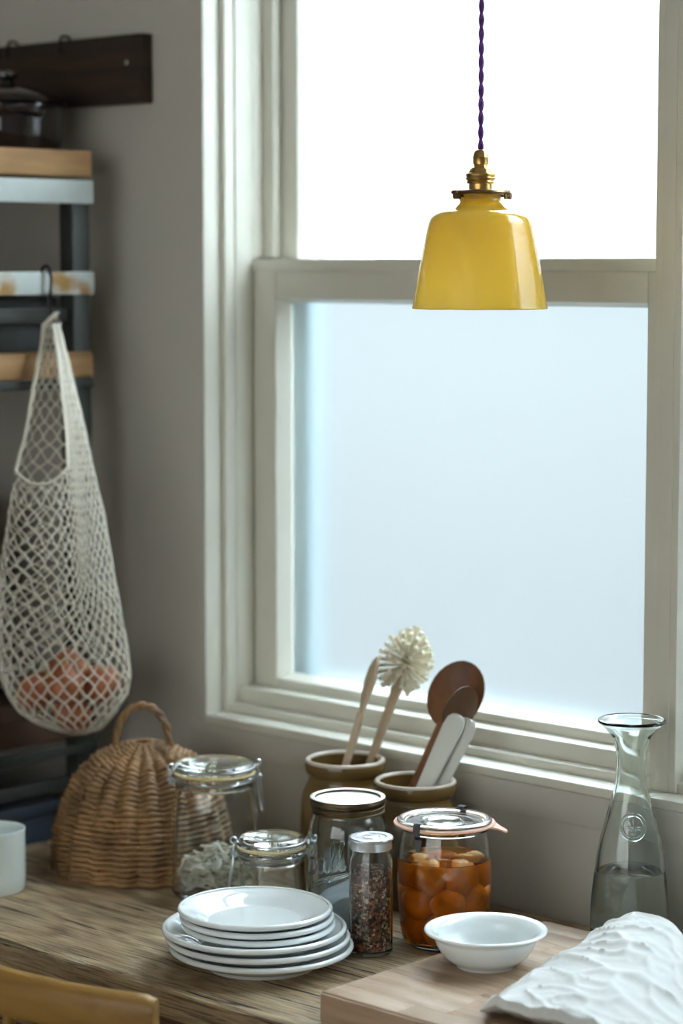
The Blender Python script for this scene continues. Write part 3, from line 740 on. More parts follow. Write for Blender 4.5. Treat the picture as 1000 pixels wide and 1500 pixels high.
# ------------------------------------------------------------------ clip-top jars
def clip_jar(label, q, R, H, rl, turn, lidcol='glass'):
    t = thing('clip_top_jar', label, 'jar', q)
    zn = H - .030
    O = cr([(R - .008, .001), (R - .002, .006), (R, .018), (R, zn * .55), (R - .002, zn * .80), (rl + .001, zn - .004), (rl - .001, zn)], 5)
    neck = [(rl + .0015, zn + .002), (rl + .0015, zn + .006), (rl - .001, zn + .0075), (rl - .001, zn + .0105), (rl + .003, zn + .0125), (rl + .003, zn + .0155), (rl - .0005, zn + .0165)]
    I = [(r_ - .0035, z) for r_, z in O[::-1] if z > .012]
    prof = [(0, .0035), (R - .014, .0035), (R - .012, 0)] + O + neck + [(rl - .004, zn + .0165), (rl - .0045, zn + .006)] + I + [(R - .010, .009), (R - .02, .007), (0, .007)]
    lathe('jar_body', prof, 'glass', t, seg=64, smooth=40)
    lathe('rubber_gasket', [(rl - .006, zn + .0168), (rl + .0022, zn + .0168), (rl + .003, zn + .018), (rl + .0022, zn + .0195), (rl - .006, zn + .0195), (rl - .006, zn + .0168)], 'rubber_yellow', t, seg=64)
    zl = zn + .0198
    lp = [(0, zl), (rl - .002, zl), (rl + .002, zl + .001), (rl + .0034, zl + .004), (rl + .0005, zl + .0058), (rl + .002, zl + .008), (rl - .001, zl + .011), (rl - .006, zl + .0122), (rl - .010, zl + .0116), (rl - .013, zl + .0108)] + [((rl - .016) * (1 - t), zl + .0106 + .0035 * (1 - (1 - t) ** 2)) for t in (0, .15, .3, .45, .6, .75, .9, 1)]
    ld = lathe('glass_lid', lp, 'glass', t, seg=64, smooth=40)
    def ringpts(r_, z, n=48): return [(r_ * math.cos(2 * PI * k / n), r_ * math.sin(2 * PI * k / n), z) for k in range(n)]
    mb = MB().tube(ringpts(rl + .0006, zn + .009), .0013, 8, True); link('neck_wire', mb.mesh('neck_wire'), 'wire', t)
    mb = MB().tube(ringpts(rl + .0020, zl + .0062), .0012, 8, True); link('lid_wire', mb.mesh('lid_wire'), 'wire', t)
    for sgn in (1, -1):
        def P3(r_, s_, z): return (sgn * (r_ * math.cos(turn) - s_ * math.sin(turn)), sgn * (r_ * math.sin(turn) + s_ * math.cos(turn)), z)
        mb = MB()
        for s_ in (-.006, .006):
            mb.tube([P3(rl + .002, s_, zn + .009), P3(rl + .006, s_, zn + .010), P3(rl + .0085, s_ * .7, zn + .0135), P3(rl + .007, s_ * .7, zn + .019), P3(rl + .003, s_, zl + .0062)], .0012, 7)
            cpts = [P3(rl + .0075 + .0032 * math.cos(a), s_ * 1.05, zn + .010 + .0032 * math.sin(a)) for a in [2 * PI * k / 10 for k in range(10)]]
            mb.tube(cpts, .0013, 7, True)
        cpts = [P3(rl + .0075 + .0038 * math.cos(a), 0, zl + .0075 + .0038 * math.sin(a)) for a in [2 * PI * k / 12 for k in range(12)]]
        mb.tube(cpts, .0014, 7, True)
        mb.tube([P3(rl + .0085, -.0085, zn + .0095), P3(rl + .0085, .0085, zn + .0095)], .0015, 7)
        if sgn == 1:
            mb.tube(cr([P3(rl + .008, -.009, zn + .009), P3(rl + .010, -.011, zn - .01), P3(rl + .013, -.007, zn - .035), P3(rl + .0135, .007, zn - .035), P3(rl + .010, .011, zn - .01), P3(rl + .008, .009, zn + .009)], 4), .0013, 7)
        link('wire_clasp' if sgn == 1 else 'wire_hinge', mb.mesh('wire'), 'wire', t)
    return t, R
ang_r = math.atan2(RT.y, RT.x)
qf = on_z(315, 1311, TZ)
clip_jar('tall clip-top glass jar of pale dried pieces beside the wicker dome', qf, .0570, .176, .0505, ang_r + .25)
qs = Vector((-2.086, 2.078, TZ))
clip_jar('squat clip-top glass jar behind the white plates', qs, .0435, .107, .0405, ang_r + PI + .1)
# dried pieces in the tall jar
random.seed(3)
sm = []
for k in range(4):
    pts_ = [(0, 0, 0), (.005 + .003 * k, .003 * (k % 2), .002), (.014 + .003 * k, -.002, .001 + .003 * (k % 3)), (.022 + .002 * k, .002, .004)]
    n_ = cr(pts_, 3); mid = Vector((.011 + .0015 * k, 0, .002))
    sm.append(MB().tube([Vector(p) - mid for p in n_], [.0016 + .0024 * math.sin(PI * min(1, (i + .5) / len(n_))) for i in range(len(n_))], 6, flat=.45).mesh('dried_piece', smooth=60))
for k in range(120):
    a = random.random() * 2 * PI; r_ = .0415 * math.sqrt(random.random()); z = .0105 + .056 * (k / 120) * (1 - .35 * (r_ / .0415) ** 2) + random.uniform(0, .004)
    o = link('dried_piece', sm[k % 4], 'shaving', None, (qf.x + r_ * math.cos(a), qf.y + r_ * math.sin(a), TZ + z), (random.uniform(-.7, .7), random.uniform(-.7, .7), random.random() * 6.3))
    tag(o, 'pale dried curl heaped in the bottom of the tall clip-top jar', 'dried food', 'dried pieces in the tall jar')

# ------------------------------------------------------------------ stoneware crocks
def crock(label, q, H):
    t = thing('stoneware_crock', label, 'crock', q)
    k = H / .165
    O = cr([(.046, .0), (.052, .006 * k), (.058, .05 * k), (.0595, .085 * k), (.0575, .115 * k), (.052, .130 * k), (.0485, .138 * k), (.0482, .144 * k)], 5)
    prof = [(0, .004), (.038, .004), (.042, 0)] + O + [(.0510, .1465 * k), (.0530, .151 * k), (.0535, .157 * k), (.0525, .1615 * k)]
    prof += [(.046, .1615 * k), (.0445, .15 * k), (.0445, .140 * k), (.052, .118 * k), (.0535, .085 * k), (.051, .02), (.045, .010), (0, .009)]
    lathe('crock_body', prof, 'crock', t, seg=64, smooth=45)
    rp = [(.0527, .1612 * k), (.0530, .1628 * k), (.0515, .1645 * k), (.0490, .165 * k), (.0465, .1640 * k), (.0458, .1612 * k), (.0527, .1612 * k)]
    lathe('crock_rim', rp, 'crock_rim', t, seg=64, smooth=60)
    return t
CYY = 2.262
pL = on_y(505, 1110, CYY); pR = on_y(607, 1141, CYY)
cL = Vector((pL.x, CYY, TZ)); cR = Vector((pR.x + .001, CYY, TZ))
crock('brown stoneware crock holding the dish brush and slender pale spoon', cL, pL.z - TZ)
crock('brown stoneware crock holding the round wooden ladle and white blades', cR, pR.z - TZ)
dL = (cL - CP).dot(DV); dR = (cR - CP).dot(DV)
def uproot(lo, hi, floor_c):
    return (hi - lo).normalized()
# slender pale spoon
a = at_depth(509, 1112, dL - .015); b = at_depth(553, 962, dL + .005)
ax = (b - a).normalized(); foot = a - ax * .12
sp = thing('spoon', 'slender pale wooden spoon standing in the crock with the dish brush', 'spoon', foot)
L_ = (b - foot).length
pts_ = [ax * (L_ * t) for t in (0, .3, .55, .70)]
link('handle', MB().tube(pts_, [.0045, .005, .0055, .0055], 10).mesh('handle'), 'bamboo', sp)
hb = [ax * (L_ * t) + D0 * (.010 * math.sin(PI * max(0, (t - .68) / .32))) for t in (.68, .74, .80, .86, .92, .97, 1.0)]
link('spoon_bowl', MB().tube(hb, [.0055, .010, .0155, .018, .0165, .011, .003], 14, flat=.34, up=(RT * .9 + D0 * .42)).mesh('spoon_bowl', smooth=80), 'bamboo', sp)
# dish brush
a = at_depth(546, 1106, dL + .01); b = at_depth(580, 1012, dL + .02); hc = at_depth(594, 970, dL + .025)
ax = (b - a).normalized(); foot = a - ax * .12
br = thing('dish_brush', 'round dish brush with cream bristles and wooden handle in the crock', 'brush', foot)
link('handle', MB().tube([Vector((0, 0, 0)), (a - foot), (b - foot) * .97, b - foot, b - foot + ax * .02], [.0045, .0058, .0070, .0085, .006], 12).mesh('handle'), 'brush_wood', br)
link('brush_core', MB().tube([b - foot + ax * .015, hc - foot, hc - foot + ax * .025], [.006, .007, .004], 12).mesh('brush_core'), 'brush_wood', br)
mb = MB(); random.seed(9)
for k in range(110):
    y = 1 - 2 * (k + .5) / 110; a_ = k * 2.39996
    d_ = Vector((math.sqrt(1 - y * y) * math.cos(a_), math.sqrt(1 - y * y) * math.sin(a_), y))
    if d_.dot(-ax) > .86: continue
    c0 = hc - foot + ax * (d_.dot(ax) * .012)
    e_ = d_ * random.uniform(.033, .040)
    mb.tube([c0 + d_ * .005, c0 + e_ * .7, c0 + e_], [.0010, .0026, .0033], 7)
link('bristles', mb.mesh('bristles'), 'bristle', br)['kind'] = 'stuff'
# big round ladle
def disc_bowl(center, axu, nrm, ra, rb, dep, th=.0035, n=28, m_=8):
    """shallow oval spoon bowl, hollow towards nrm"""
    side = axu.cross(nrm).normalized(); v = []; f = []
    for s_ in (0, 1):
        for j in range(m_ + 1):
            t = j / m_
            for k in range(n):
                an = 2 * PI * k / n
                p = center + axu * (ra * t * math.cos(an)) + side * (rb * t * math.sin(an)) - nrm * (dep * (1 - t * t)) - nrm * (th if s_ else 0) * (1 - .35 * t)
                v.append(p)
    off = (m_ + 1) * n
    for s_ in (0, 1):
        for j in range(m_):
            for k in range(n):
                k2 = (k + 1) % n; q_ = (s_ * off + j * n + k, s_ * off + j * n + k2, s_ * off + (j + 1) * n + k2, s_ * off + (j + 1) * n + k)
                f.append(q_)
    for k in range(n):
        k2 = (k + 1) % n; f.append((m_ * n + k, m_ * n + k2, off + m_ * n + k2, off + m_ * n + k))
    return MB().add(v, f).mesh('spoon_bowl', smooth=60)
c_ = at_depth(667, 1017, dR + .03)
a = at_depth(613, 1136, dR + .012); ax = (c_ - a).normalized(); foot = a - ax * .115
ld_ = thing('wooden_ladle', 'large round reddish wooden ladle behind the smaller brown spoon', 'ladle', foot)
nrm = (-D0 * .88 - RT * .35 + Vector((0, 0, .28))).normalized(); nrm = (nrm - ax * nrm.dot(ax)).normalized()
link('ladle_bowl', disc_bowl(c_ - foot, ax, nrm, .0465, .0375, .010), 'spoon_dark', ld_)
link('handle', MB().tube([Vector((0, 0, 0)), (a - foot), c_ - foot - ax * .042 - nrm * .004], [.005, .006, .008], 10).mesh('handle'), 'spoon_dark', ld_)
# smaller brown spoon
c2 = at_depth(674, 1040, dR - .012); a = at_depth(627, 1134, dR - .008); ax = (c2 - a).normalized(); foot = a - ax * .12
s2 = thing('wooden_spoon', 'smaller dark brown spoon in front of the round ladle', 'spoon', foot)
nrm = (-D0 * .9 + RT * .30 + Vector((0, 0, .2))).normalized(); nrm = (nrm - ax * nrm.dot(ax)).normalized()
link('spoon_bowl', disc_bowl(c2 - foot, ax, nrm, .0325, .0205, .006), 'spoon_brown', s2)
link('handle', MB().tube([Vector((0, 0, 0)), (a - foot), c2 - foot - ax * .026], [.006, .0085, .0125], 10, flat=.6, up=tuple(nrm)).mesh('handle'), 'spoon_brown', s2)
# two white blades
for (p0, p1, dd, lab) in (((627, 1142), (672, 1047), -.028, 'white flat scraper blade beside the dark brown spoon'), ((647, 1141), (688, 1053), -.022, 'white flat scraper blade next to the crock rim, outermost of the pair')):
    a = at_depth(*p0, dR + dd); b = at_depth(*p1, dR + dd); ax = (b - a).normalized(); foot = a - ax * .10; L_ = (b - foot).length
    sp_ = thing('scraper', lab, 'scraper', foot, group='scrapers in the crock')
    side = (RT * .93 - D0 * .35).normalized(); side = (side - ax * side.dot(ax)).normalized(); nn = ax.cross(side)
    out = []
    for t, w_ in ((0, .008), (.4, .0095), (.75, .0125), (.90, .0135), (.96, .012), (.99, .008), (1.0, .003)): out.append((ax * (L_ * t), w_))
    v = []; f = []
    for k, (p, w_) in enumerate(out):
        v += [p - side * w_ - nn * .0025, p + side * w_ * .4 - nn * .0035, p + side * w_ - nn * .0015, p + side * w_ + nn * .0015, p + side * w_ * .4 + nn * .0025, p - side * w_ + nn * .0025]
        if k:
            A = (k - 1) * 6; B = k * 6
            for j in range(6): f.append((A + j, A + (j + 1) % 6, B + (j + 1) % 6, B + j))
    f += [(0, 1, 2, 3, 4, 5), tuple((len(out) - 1) * 6 + j for j in range(5, -1, -1))]
    link('blade', MB().add(v, f).mesh('blade', smooth=50), 'spatula', sp_)

# ------------------------------------------------------------------ carafe
q = Vector((-1.678, 2.278, TZ))
cf = thing('carafe', 'tall clear glass carafe with flared lip and round seal, half full of water', 'carafe', q)
k_ = 1 / 1222.0; base_y = 1390.0; vs = 1 / (1222 * .962)
outline = [(54, 1384), (57.0, 1368), (57.4, 1330), (55, 1300), (51.5, 1270), (47.0, 1238), (39.0, 1206), (30.5, 1176), (25.0, 1155), (22.6, 1138), (22.4, 1112), (24.0, 1096), (29, 1082), (38.5, 1071), (45.5, 1064)]
CO = cr([(a_ * k_, (base_y - b_) * vs) for a_, b_ in outline], 5)
top = CO[-1]
lip = [(top[0] + .0022, top[1] + .0008), (top[0] + .0036, top[1] + .0030), (top[0] + .0030, top[1] + .0052), (top[0] + .0008, top[1] + .0062), (top[0] - .0016, top[1] + .0050)]
CI = [(max(.004, r_ - (.0042 if z < .17 else .0034)), z) for r_, z in CO[::-1] if z > .014]
prof = [(0, .006), (.030, .004), (.036, .0), (.041, .0)] + CO + lip + CI + [(.038, .0135), (.028, .013), (0, .016)]
lathe('carafe_body', prof, 'carafe', cf, seg=72, smooth=45)
# round seal with a plant emblem on the side facing the room
am = tocam - .02; zc = (base_y - 1203) * vs
mb = MB()
def on_c(u, v_, lift=.0006):
    z = zc + v_; rr = wrap_r(CO, z) + lift; a_ = am + u / rr; return (rr * math.cos(a_), rr * math.sin(a_), z)
mb.tube([on_c(.0142 * math.cos(2 * PI * k / 40), .0142 * math.sin(2 * PI * k / 40)) for k in range(40)], .0023, 10, True)
link('seal_ring', mb.mesh('seal_ring'), 'carafe', cf)
mb = MB()
em = [[(0, -.004), (0, .009)], [(0, -.003), (-.004, .003), (-.007, .007)], [(0, -.003), (.004, .003), (.007, .007)],
      [(-.001, -.004), (-.005, .0005), (-.0095, -.001)], [(.001, -.004), (.005, .0005), (.0095, -.001)],
      [(-.001, -.005), (-.005, -.0028), (-.009, -.0045)], [(.001, -.005), (.005, -.0028), (.009, -.0045)],
      [(-.003, -.009), (.003, -.009)], [(-.003, -.007), (.003, -.007)]]
for st in em: mb.tube([on_c(*p, .0004) for p in cr(st, 4)], .0008, 5)
link('seal_emblem', mb.mesh('seal_emblem'), 'carafe', cf)
wz = (base_y - 1273.5) * vs
wp = [(0, .0165), (.028, .0134), (.038, .0139)] + [(r_ + .0004, z) for r_, z in CI[::-1] if .016 < z < wz - .001]
rl = wp[-1][0]; wp += [(rl, wz + .0006), (rl - .0015, wz), (0, wz)]
o = lathe('water', wp, 'water', None, q, 72, 45); o['kind'] = 'stuff'; tag(o, 'clear water filling the lower half of the carafe', 'water')

# ------------------------------------------------------------------ mug
q = on_z(-10, 1303, TZ)
mg = thing('enamel_mug', 'white enamel mug standing at the far end of the table', 'mug', q)
mp_ = [(0, .002), (.036, .002), (.040, 0), (.0425, .003), (.0430, .02), (.0430, .079), (.0436, .0810), (.0432, .0828), (.0420, .0832), (.0410, .0822), (.0408, .076), (.0405, .006), (.036, .004), (0, .004)]
lathe('mug_body', mp_, 'enamel', mg, seg=64, smooth=40)
ha = math.atan2(-RT.y, -RT.x) - .5
hp = cr([(.042, .070), (.056, .073), (.069, .062), (.070, .040), (.058, .024), (.042, .022)], 5)
link('handle', MB().tube([(r_ * math.cos(ha), r_ * math.sin(ha), z) for r_, z in hp], .0045, 10, flat=.6).mesh('handle'), 'enamel', mg)

# ------------------------------------------------------------------ wicker dome
q = Vector((-2.408, 2.151, TZ))
bk = thing('wicker_dome', 'brown woven wicker dome cover with a looped cane handle on the table', 'wicker cover', q)
BT_ = [(0, .1195), (.02, .1205), (.05, .1175), (.09, .107), (.12, .092), (.145, .070), (.160, .047), (.169, .024), (.172, .012)]
NST = 20; random.seed(21)
# rows spaced evenly along the surface
arc = []; 
zz = 0; s_tot = 0; N_ = 400; path = [(lerp_table(BT_, .172 * i / N_), .172 * i / N_) for i in range(N_ + 1)]
cum = [0]
for (r0, z0), (r1, z1) in zip(path, path[1:]): cum.append(cum[-1] + math.hypot(r1 - r0, z1 - z0))
def at_s(s_):
    for i in range(N_):
        if cum[i + 1] >= s_:
            t = (s_ - cum[i]) / max(1e-9, cum[i + 1] - cum[i]); return path[i][0] * (1 - t) + path[i + 1][0] * t, path[i][1] * (1 - t) + path[i + 1][1] * t
    return path[-1]
pitch = .0072; nrow = int(cum[-1] / pitch)
for i in range(nrow):
    r_, z = at_s((i + .5) * pitch)
    rr0, zz0 = at_s(max(0, (i + .5) * pitch - .002)); rr1, zz1 = at_s(min(cum[-1], (i + .5) * pitch + .002))
    t = Vector((rr1 - rr0, zz1 - zz0)).normalized(); nr = Vector((t.y, -t.x))
    pts_ = []; nseg = NST * 6 if r_ > .05 else NST * 3
    amp = min(.0054, .0058 * r_ / .07)
    ph = random.uniform(-.05, .05)
    for k in range(nseg):
        a = 2 * PI * k / nseg
        wv = math.cos(a * NST + ph) * amp * (1.0 if i % 3 else .75) + random.uniform(-.0006, .0006)
        zj = random.uniform(-.0007, .0007)
        R_ = r_ + nr.x * wv; pts_.append((R_ * math.cos(a), R_ * math.sin(a), max(.0045, z + nr.y * wv + zj)))
    link('weaver', MB().tube(pts_, (.0036 if i else .0046), 7, True).mesh('weaver', smooth=70), 'wicker', bk)
for k in range(NST):
    a = 2 * PI * k / NST
    pts_ = []
    for i in range(22):
        r_, z = at_s(cum[-1] * i / 21); pts_.append(((r_ - .001) * math.cos(a), (r_ - .001) * math.sin(a), max(.003, z)))
    link('stake', MB().tube(pts_, .0022, 6).mesh('stake', smooth=70), 'wicker_dark', bk)
mb = MB()
for ph in (0, PI):
    pts_ = []
    for i in range(41):
        t = i / 40; a = PI * t
        x = -.037 * math.cos(a); z = .158 + .066 * math.sin(a) ** .85
        tw = ph + t * 26
        p = RT * x + Vector((0, 0, z)) + (RT * math.cos(a) * -1 + Vector((0, 0, math.sin(a)))).normalized() * (.0026 * math.cos(tw)) + D0 * (.0026 * math.sin(tw))
        pts_.append(p)
    mb.tube(pts_, .0034, 7)
link('handle', mb.mesh('handle'), 'wicker', bk)

# ------------------------------------------------------------------ storage rack
RX = -2.64
def rz(y): return on_x(60, y, RX).z
RY1 = on_x(134, 240, RX).y; RY0 = 1.05; RB = -3.0
rk = thing('storage_rack', 'metal storage rack with pine shelves and white rails in the corner', 'rack', (RX, RY0, 0))
RL = RY1 - RY0
for yy in (.0, RL - .036):
    for xx in (-.032, RB - RX):
        bx('post', (xx, xx + .03, yy + .001, yy + .034, 0, rz(222) - .038), 'rack_metal', rk)
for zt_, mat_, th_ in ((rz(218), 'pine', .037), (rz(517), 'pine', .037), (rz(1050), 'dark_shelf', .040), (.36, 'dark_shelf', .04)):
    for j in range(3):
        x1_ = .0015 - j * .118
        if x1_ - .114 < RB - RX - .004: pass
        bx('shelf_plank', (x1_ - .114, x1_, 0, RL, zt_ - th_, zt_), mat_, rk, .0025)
for zt_, zb_ in ((rz(262), rz(297)), (rz(398), rz(432))):
    bx('front_rail', (.0, .006, 0, RL - .002, zb_, zt_), 'white_metal' if zt_ > rz(300) else 'rusty_metal', rk, .001)
for zt_ in (rz(557), rz(1100)):
    bx('shelf_rail', (-.0015, .0035, 0, RL - .002, zt_ - .014, zt_), 'rack_metal', rk, .001)
for xx in (-.02, RB - RX + .02):
    for zt_ in (.20, rz(432) - .02, rz(1150)):
        bx('cross_bar', (xx - .006, xx + .006, .03, RL - .03, zt_ - .02, zt_), 'rack_metal', rk, .001)
# things on the rack
zs = rz(218)
pc = on_x(10, 205, RX - .13); pc.z = zs
pt = thing('cooking_pot', 'dark glossy lidded cooking pot on the top shelf of the rack', 'pot', pc)
ptp = [(0, .002), (.062, .002), (.07, .0), (.079, .008), (.083, .03), (.083, .062), (.0865, .064), (.0865, .067), (.081, .068), (.079, .062), (.078, .012), (.06, .006), (0, .006)]
lathe('pot_body', ptp, 'pot', pt, seg=56)
lathe('pot_lid', [(0, .069), (.084, .069), (.0865, .071), (.084, .075), (.07, .083), (.045, .092), (.02, .096), (.012, .098), (.010, .104), (.017, .109), (.017, .113), (.010, .117), (0, .118)], 'pot', pt, seg=56)
for sgn in (1, -1):
    a_ = tocam + .35 if sgn == 1 else tocam + .35 + PI
    pp = cr([(.080, -.03, .052), (.105, -.026, .056), (.115, 0, .058), (.105, .026, .056), (.080, .03, .052)], 5)
    link('handle', MB().tube([(x * math.cos(a_) - y * math.sin(a_), x * math.sin(a_) + y * math.cos(a_), z) for x, y, z in pp], .006, 8).mesh('handle'), 'pot', pt)
zs = rz(517)
bxo = thing('storage_box', 'charcoal storage box on the pine shelf behind the net bag', 'box', (RX - .03, RY1 - .20, zs))
bx('box_body', (-.26, 0, -.28, .16, 0, .078), 'box_dark', bxo, .004)
bx('box_lid', (-.264, .004, -.284, .164, .078, .092), 'box_dark', bxo, .004)
zs = rz(1050)
cr_ = thing('crate', 'dark wooden crate on the lower shelf hidden behind the net bag', 'crate', (RX - .10, RY1 - .34, zs))
for j in range(5):
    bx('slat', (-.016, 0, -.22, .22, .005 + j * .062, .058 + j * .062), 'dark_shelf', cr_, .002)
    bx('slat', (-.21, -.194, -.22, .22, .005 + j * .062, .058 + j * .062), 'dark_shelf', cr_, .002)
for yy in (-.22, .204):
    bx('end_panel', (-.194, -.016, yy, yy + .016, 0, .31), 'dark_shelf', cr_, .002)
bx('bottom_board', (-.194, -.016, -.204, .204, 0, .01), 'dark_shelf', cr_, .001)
nb = thing('storage_bin', 'navy blue storage bin on the bottom shelf of the rack', 'bin', (RX - .02, RY1 - .25, .36))
hb_ = rz(1182) - .36
bx('bin_body', (-.28, 0, -.25, .2, 0, hb_ - .018), 'box_navy', nb, .006)
bx('bin_rim', (-.284, .005, -.255, .205, hb_ - .018, hb_), 'box_navy', nb, .004)

# ------------------------------------------------------------------ dark board on the wall
bz0 = on_y(206, 150, WY - .024).z; bz1 = on_y(206, 48, WY - .024).z; bX1 = on_y(206, 100, WY - .024).x
wb = thing('wall_board', 'dark stained wooden board fixed to the wall above the rack', 'board', (bX1, WY, bz0))
bx('board', (-.40, 0, -.024, -.0005, 0, bz1 - bz0), 'dark_board', wb, .002)
for dx, dz in ((-.03, .058), (-.30, .058)):
    link('screw_head', MB().lathe([(0, 0), (.0035, 0), (.003, .0012), (0, .0016)], 12).mesh('screw_head'), 'wire', wb, (dx, -.024, dz), (PI / 2, 0, 0))
for dx in (-.168, -.29):
    mb = MB().tube(cr([(dx, -.012, bz1 - bz0 - .004), (dx, -.014, bz1 - bz0 + .004), (dx - .004, -.020, bz1 - bz0 + .006), (dx - .006, -.026, bz1 - bz0 + .002), (dx - .006, -.030, bz1 - bz0 - .02)], 4), .0022, 7)
    link('hook', mb.mesh('hook'), 'iron', wb)

# ------------------------------------------------------------------ net bag on its hook
hk = on_x(68, 415, RX + .006)
rt_ = rz(398)
hz = rt_ + .0035
mb = MB()
hp = [Vector((hk.x - .010, hk.y, hz - .012)), Vector((hk.x - .008, hk.y, hz + .001)), Vector((hk.x + .003, hk.y, hz + .004)), Vector((hk.x + .010, hk.y, hz - .012)), Vector((hk.x + .008, hk.y, hz - .035)),
      Vector((hk.x + .006, hk.y, hz - .055)), Vector((hk.x + .014, hk.y, hz - .078)), Vector((hk.x + .026, hk.y, hz - .074)), Vector((hk.x + .028, hk.y, hz - .062))]
tag(link('hanging_hook', MB().tube(cr(hp, 6), .0024, 8).mesh('hanging_hook'), 'iron'), 'black iron hook over the white rail of the rack', 'hook')
OUT = [(472, 64, 84), (500, 62, 92), (540, 55, 102), (575, 48, 111), (605, 43, 119), (640, 37, 127), (670, 28, 133), (700, 21, 140), (760, 11, 154), (830, 1, 165), (900, -3, 178), (950, -2, 187), (990, 2, 191), (1015, 10, 187), (1038, 24, 173), (1056, 48, 160), (1068, 78, 148), (1074, 104, 128)]
def outl(y):
    l = lerp_table([(a_, b_) for a_, b_, _ in OUT], y); r_ = lerp_table([(a_, c__) for a_, _, c__ in OUT], y); return l, r_
def bag_pt(th, y):
    """th = 0 on the camera-right side, pi/2 on the side towards the room"""
    l, r_ = outl(y); X = lerp_table([(472, RX + .022), (640, RX + .066), (820, RX + .088), (1080, RX + .088)], y)
    cpt = on_x((l + r_) / 2, y, X); dep = (cpt - CP).dot(DV); a_ = (r_ - l) / 2 * dep / F
    b_ = a_ * (.45 + .22 * min(1, max(0, (y - 600) / 300)))
    crease = 1 - .18 * math.exp(-((th - .95) / .22) ** 2) * min(1, max(0, (y - 700) / 150)) * (1 if y < 1040 else .4)
    return cpt + RT * (a_ * math.cos(th) * crease) - D0 * (b_ * math.sin(th) * crease)
def in_hole(th, y):
    th = th % (2 * PI)
    if y > 708 or th > PI: return False
    t = (1 - math.cos(PI - th)) / 2 if False else (math.cos(th) + 1) / 2
    rim = 708 - 26 * max(0, (t - .35) / .35) ** 2
    return t < .70 and y < rim and t > -1
bag = thing('net_bag', 'knotted cotton net shopping bag hanging from the rack hook', 'bag', hk)
mb = MB(); NC = 24; y0_, y1_ = 474, 1074; TURN = 1.05
for fam in (1, -1):
    for k in range(NC):
        th0 = 2 * PI * k / NC; run = []
        n = 92
        for i in range(n + 1):
            t = i / n; y = y0_ + (y1_ - y0_) * t
            zig = .028 * math.sin(t * 40 * PI) * (1 if fam == 1 else -1)
            th = th0 + fam * TURN * 2 * PI * t + zig
            wq = .72 * min(1, max(0, (1000 - y) / 160)) + .05; th = th - wq * math.sin(th - 1.0)
            if in_hole(th, y):
                if len(run) > 1: mb.tube(run, .00125, 5, cap=False)
                run = []
            else: run.append(bag_pt(th, y) - hk)
        if len(run) > 1: mb.tube(run, .00125, 5, cap=False)
link('netting', mb.mesh('netting', smooth=80, recalc=False), 'cotton', bag)['kind'] = 'stuff'
# knitted hem round the opening, which runs on as the handle
rim = []
for i in range(34):
    y = 474 + (690 - 474) * i / 33; rim.append(bag_pt(PI - .02, y))
for i in range(1, 22):
    t = .01 + .69 * i / 21; th = math.acos(2 * t - 1); rim.append(bag_pt(th, min(707, 690 + 70 * min(t, .25)) - 26 * max(0, (t - .35) / .35) ** 2))
th_e = math.acos(2 * .70 - 1)
for i in range(34):
    y = 680 - (680 - 474) * i / 33; rim.append(bag_pt(th_e, y) - D0 * .002)
link('hem', MB().tube([p - hk for p in rim], .0030, 8, flat=.8).mesh('hem'), 'cotton', bag)
mb = MB()
for th in (.0, .35, .62, -.5):
    mb.tube([bag_pt(th, 474 + (650 - 474) * i / 20) - hk for i in range(21)], [.0026 - .0016 * i / 20 for i in range(21)], 7)
tp = bag_pt(.8, 474) - hk
link('handle', mb.mesh('handle'), 'cotton', bag)
lp = hp[6] - hk
mb = MB(); mb.tube(cr([bag_pt(PI, 478) - hk, lp + Vector((.006, -.004, .012)), lp + Vector((.006, .004, .014)), bag_pt(0, 478) - hk], 6), .0036, 8)
link('handle_loop', mb.mesh('handle_loop'), 'cotton', bag)
# onions in the bottom of the bag
random.seed(31)
OR_ = .0275
ov = []
for x, y, z in ico(1, 3)[0]:
    g = 1 + .22 * max(0, z) ** 5 * 1.6
    ov.append((x * OR_ * (1 - .12 * max(0, z) ** 3), y * OR_ * (1 - .12 * max(0, z) ** 3), z * OR_ * .9 * g))
om = MB().add(ov, ico(1, 3)[1]).mesh('onion', smooth=80)
st_m = MB().tube([(0, 0, .027), (.001, 0, .036), (.003, .001, .042)], [.005, .003, .002], 7).mesh('stalk')
labs = ['lowest red-brown onion at the very bottom of the net bag', 'red-brown onion resting on the others nearest the rack post in the net bag', 'red-brown onion next to the lowest one in the net bag',
        'topmost red-brown onion of the heap in the net bag', 'red-brown onion against the room side of the net bag']
def bag_c(y): return (bag_pt(0, y) + bag_pt(PI, y)) / 2
ops = [bag_c(1040) + RT * .008, bag_c(1003) + RT * .048, bag_c(1014) - RT * .044, bag_c(984) + D0 * .024, bag_c(1004) - D0 * .022]
for it in range(200):
    for i in range(5):
        for j in range(i):
            d_ = ops[i] - ops[j]
            if d_.length < .0565: s_ = d_.normalized() * (.0565 - d_.length) * .5; ops[i] += s_; ops[j] -= s_
for k in range(5):
    on = thing('onion', labs[k], 'onion', ops[k], (random.uniform(-1, 1), random.uniform(-1, 1), random.random() * 6), 'onions in the net bag')
    link('bulb', om, 'onion', on); link('stalk', st_m, 'onion_dry', on)

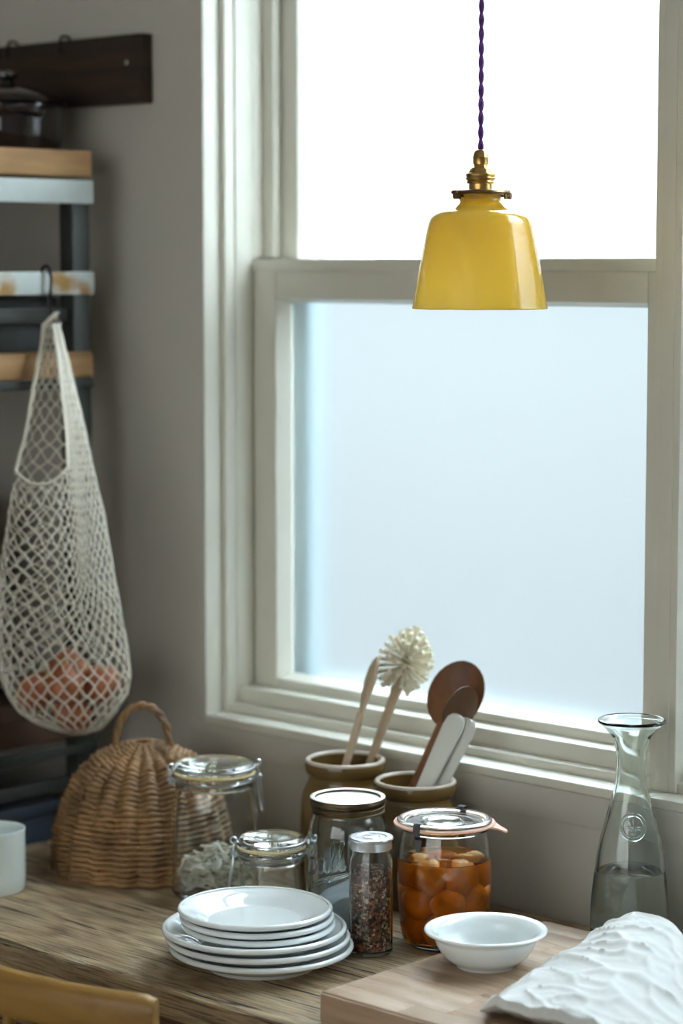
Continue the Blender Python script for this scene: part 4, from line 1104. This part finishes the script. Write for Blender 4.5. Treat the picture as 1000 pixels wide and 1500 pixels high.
# ------------------------------------------------------------------ pendant lamp
LD = 2.80
lc = at_depth(702.5, 452.5, LD)
kx = LD / F * .26
lp_ = thing('pendant_lamp', 'yellow opal glass pendant lamp on a twisted cord before the window', 'lamp', lc)
def zy(v_): return (1038 - v_) * kx
so = [(383, 1038), (375, 1000), (350, 850), (320, 700), (298, 590), (288, 550), (272, 520), (245, 498), (205, 480), (160, 464), (128, 448), (116, 432), (117, 415), (124, 396)]
so = cr([(a_ * kx, zy(b_)) for a_, b_ in so], 5)
th_ = .0030
sh = [(so[0][0] - th_, .0008), (so[0][0] - .0008, 0)] + so[1:] + [(so[-1][0] - .001, so[-1][1] + .001), (so[-1][0] - th_, so[-1][1])]
sh += [(r_ - th_ * (1 if z < zy(560) else .9), z - (0 if z < zy(560) else .0024)) for r_, z in so[::-1][2:-1]] + [(so[0][0] - th_, .0008)]
lathe('lamp_shade', sh, 'shade', lp_, seg=96, smooth=60)
g = [(118, 398), (162, 396), (166, 388), (162, 378), (150, 374), (72, 374), (66, 380), (112, 388), (118, 398)]
lathe('gallery', [(a_ * kx, zy(b_)) for a_, b_ in g], 'brass_dark', lp_, seg=56, smooth=35)
hold = [(0, 400), (62, 400), (65, 378), (65, 340), (76, 338), (78, 330), (74, 322), (82, 316), (84, 308), (80, 302), (82, 296), (83, 288), (79, 282), (68, 279), (62, 262), (50, 250), (40, 244), (38, 234), (42, 230), (43, 198), (46, 192), (42, 186), (40, 172), (32, 156), (22, 150), (0, 149)]
lathe('lamp_holder', [(a_ * kx, zy(b_)) for a_, b_ in hold], 'brass', lp_, seg=40, smooth=35)
for k in range(3):
    a_ = ang_r + (-.30, PI + .55, 2.2)[k]
    u = Vector((math.cos(a_), math.sin(a_), 0)); zz = zy(408)
    mb = MB().tube([u * (112 * kx) + Vector((0, 0, zz)), u * (158 * kx) + Vector((0, 0, zz))], .0016, 8)
    mb.tube([u * (158 * kx) + Vector((0, 0, zz)), u * (161 * kx) + Vector((0, 0, zz)), u * (176 * kx) + Vector((0, 0, zz)), u * (179 * kx) + Vector((0, 0, zz))], [.0024, .0040, .0040, .0026], 12)
    mb.tube([u * (150 * kx) + Vector((0, 0, zy(380))), u * (153 * kx) + Vector((0, 0, zy(425)))], [.0042, .0036], 10)
    link('thumb_screw', mb.mesh('thumb_screw'), 'brass_dark', lp_)
z0_ = zy(150); z1_ = CH - .03 - lc.z
for ph in (0, PI):
    pts_ = []
    n = int((z1_ - z0_) / .0016)
    for i in range(n + 1):
        z = z0_ + (z1_ - z0_) * i / n; a_ = ph + 2 * PI * (z - z0_) / .0322
        pts_.append((.00165 * math.cos(a_), .00165 * math.sin(a_), z))
    link('cord_strand', MB().tube(pts_, .00175, 7).mesh('cord_strand', smooth=80), 'cord', lp_)
lathe('ceiling_rose', [(0, CH - lc.z), (.045, CH - lc.z), (.043, CH - lc.z - .012), (.02, CH - lc.z - .028), (.006, CH - lc.z - .034), (0, CH - lc.z - .034)], 'brass', lp_, seg=40)
mb = MB().lathe([(0, zy(402)), (.012, zy(402)), (.013, zy(450)), (.026, zy(600)), (.030, zy(680)), (.024, zy(760)), (.010, zy(790)), (0, zy(794))], 32)
link('bulb', mb.mesh('bulb', smooth=60), plain('opal_bulb', (.8, .8, .78), .3), lp_)
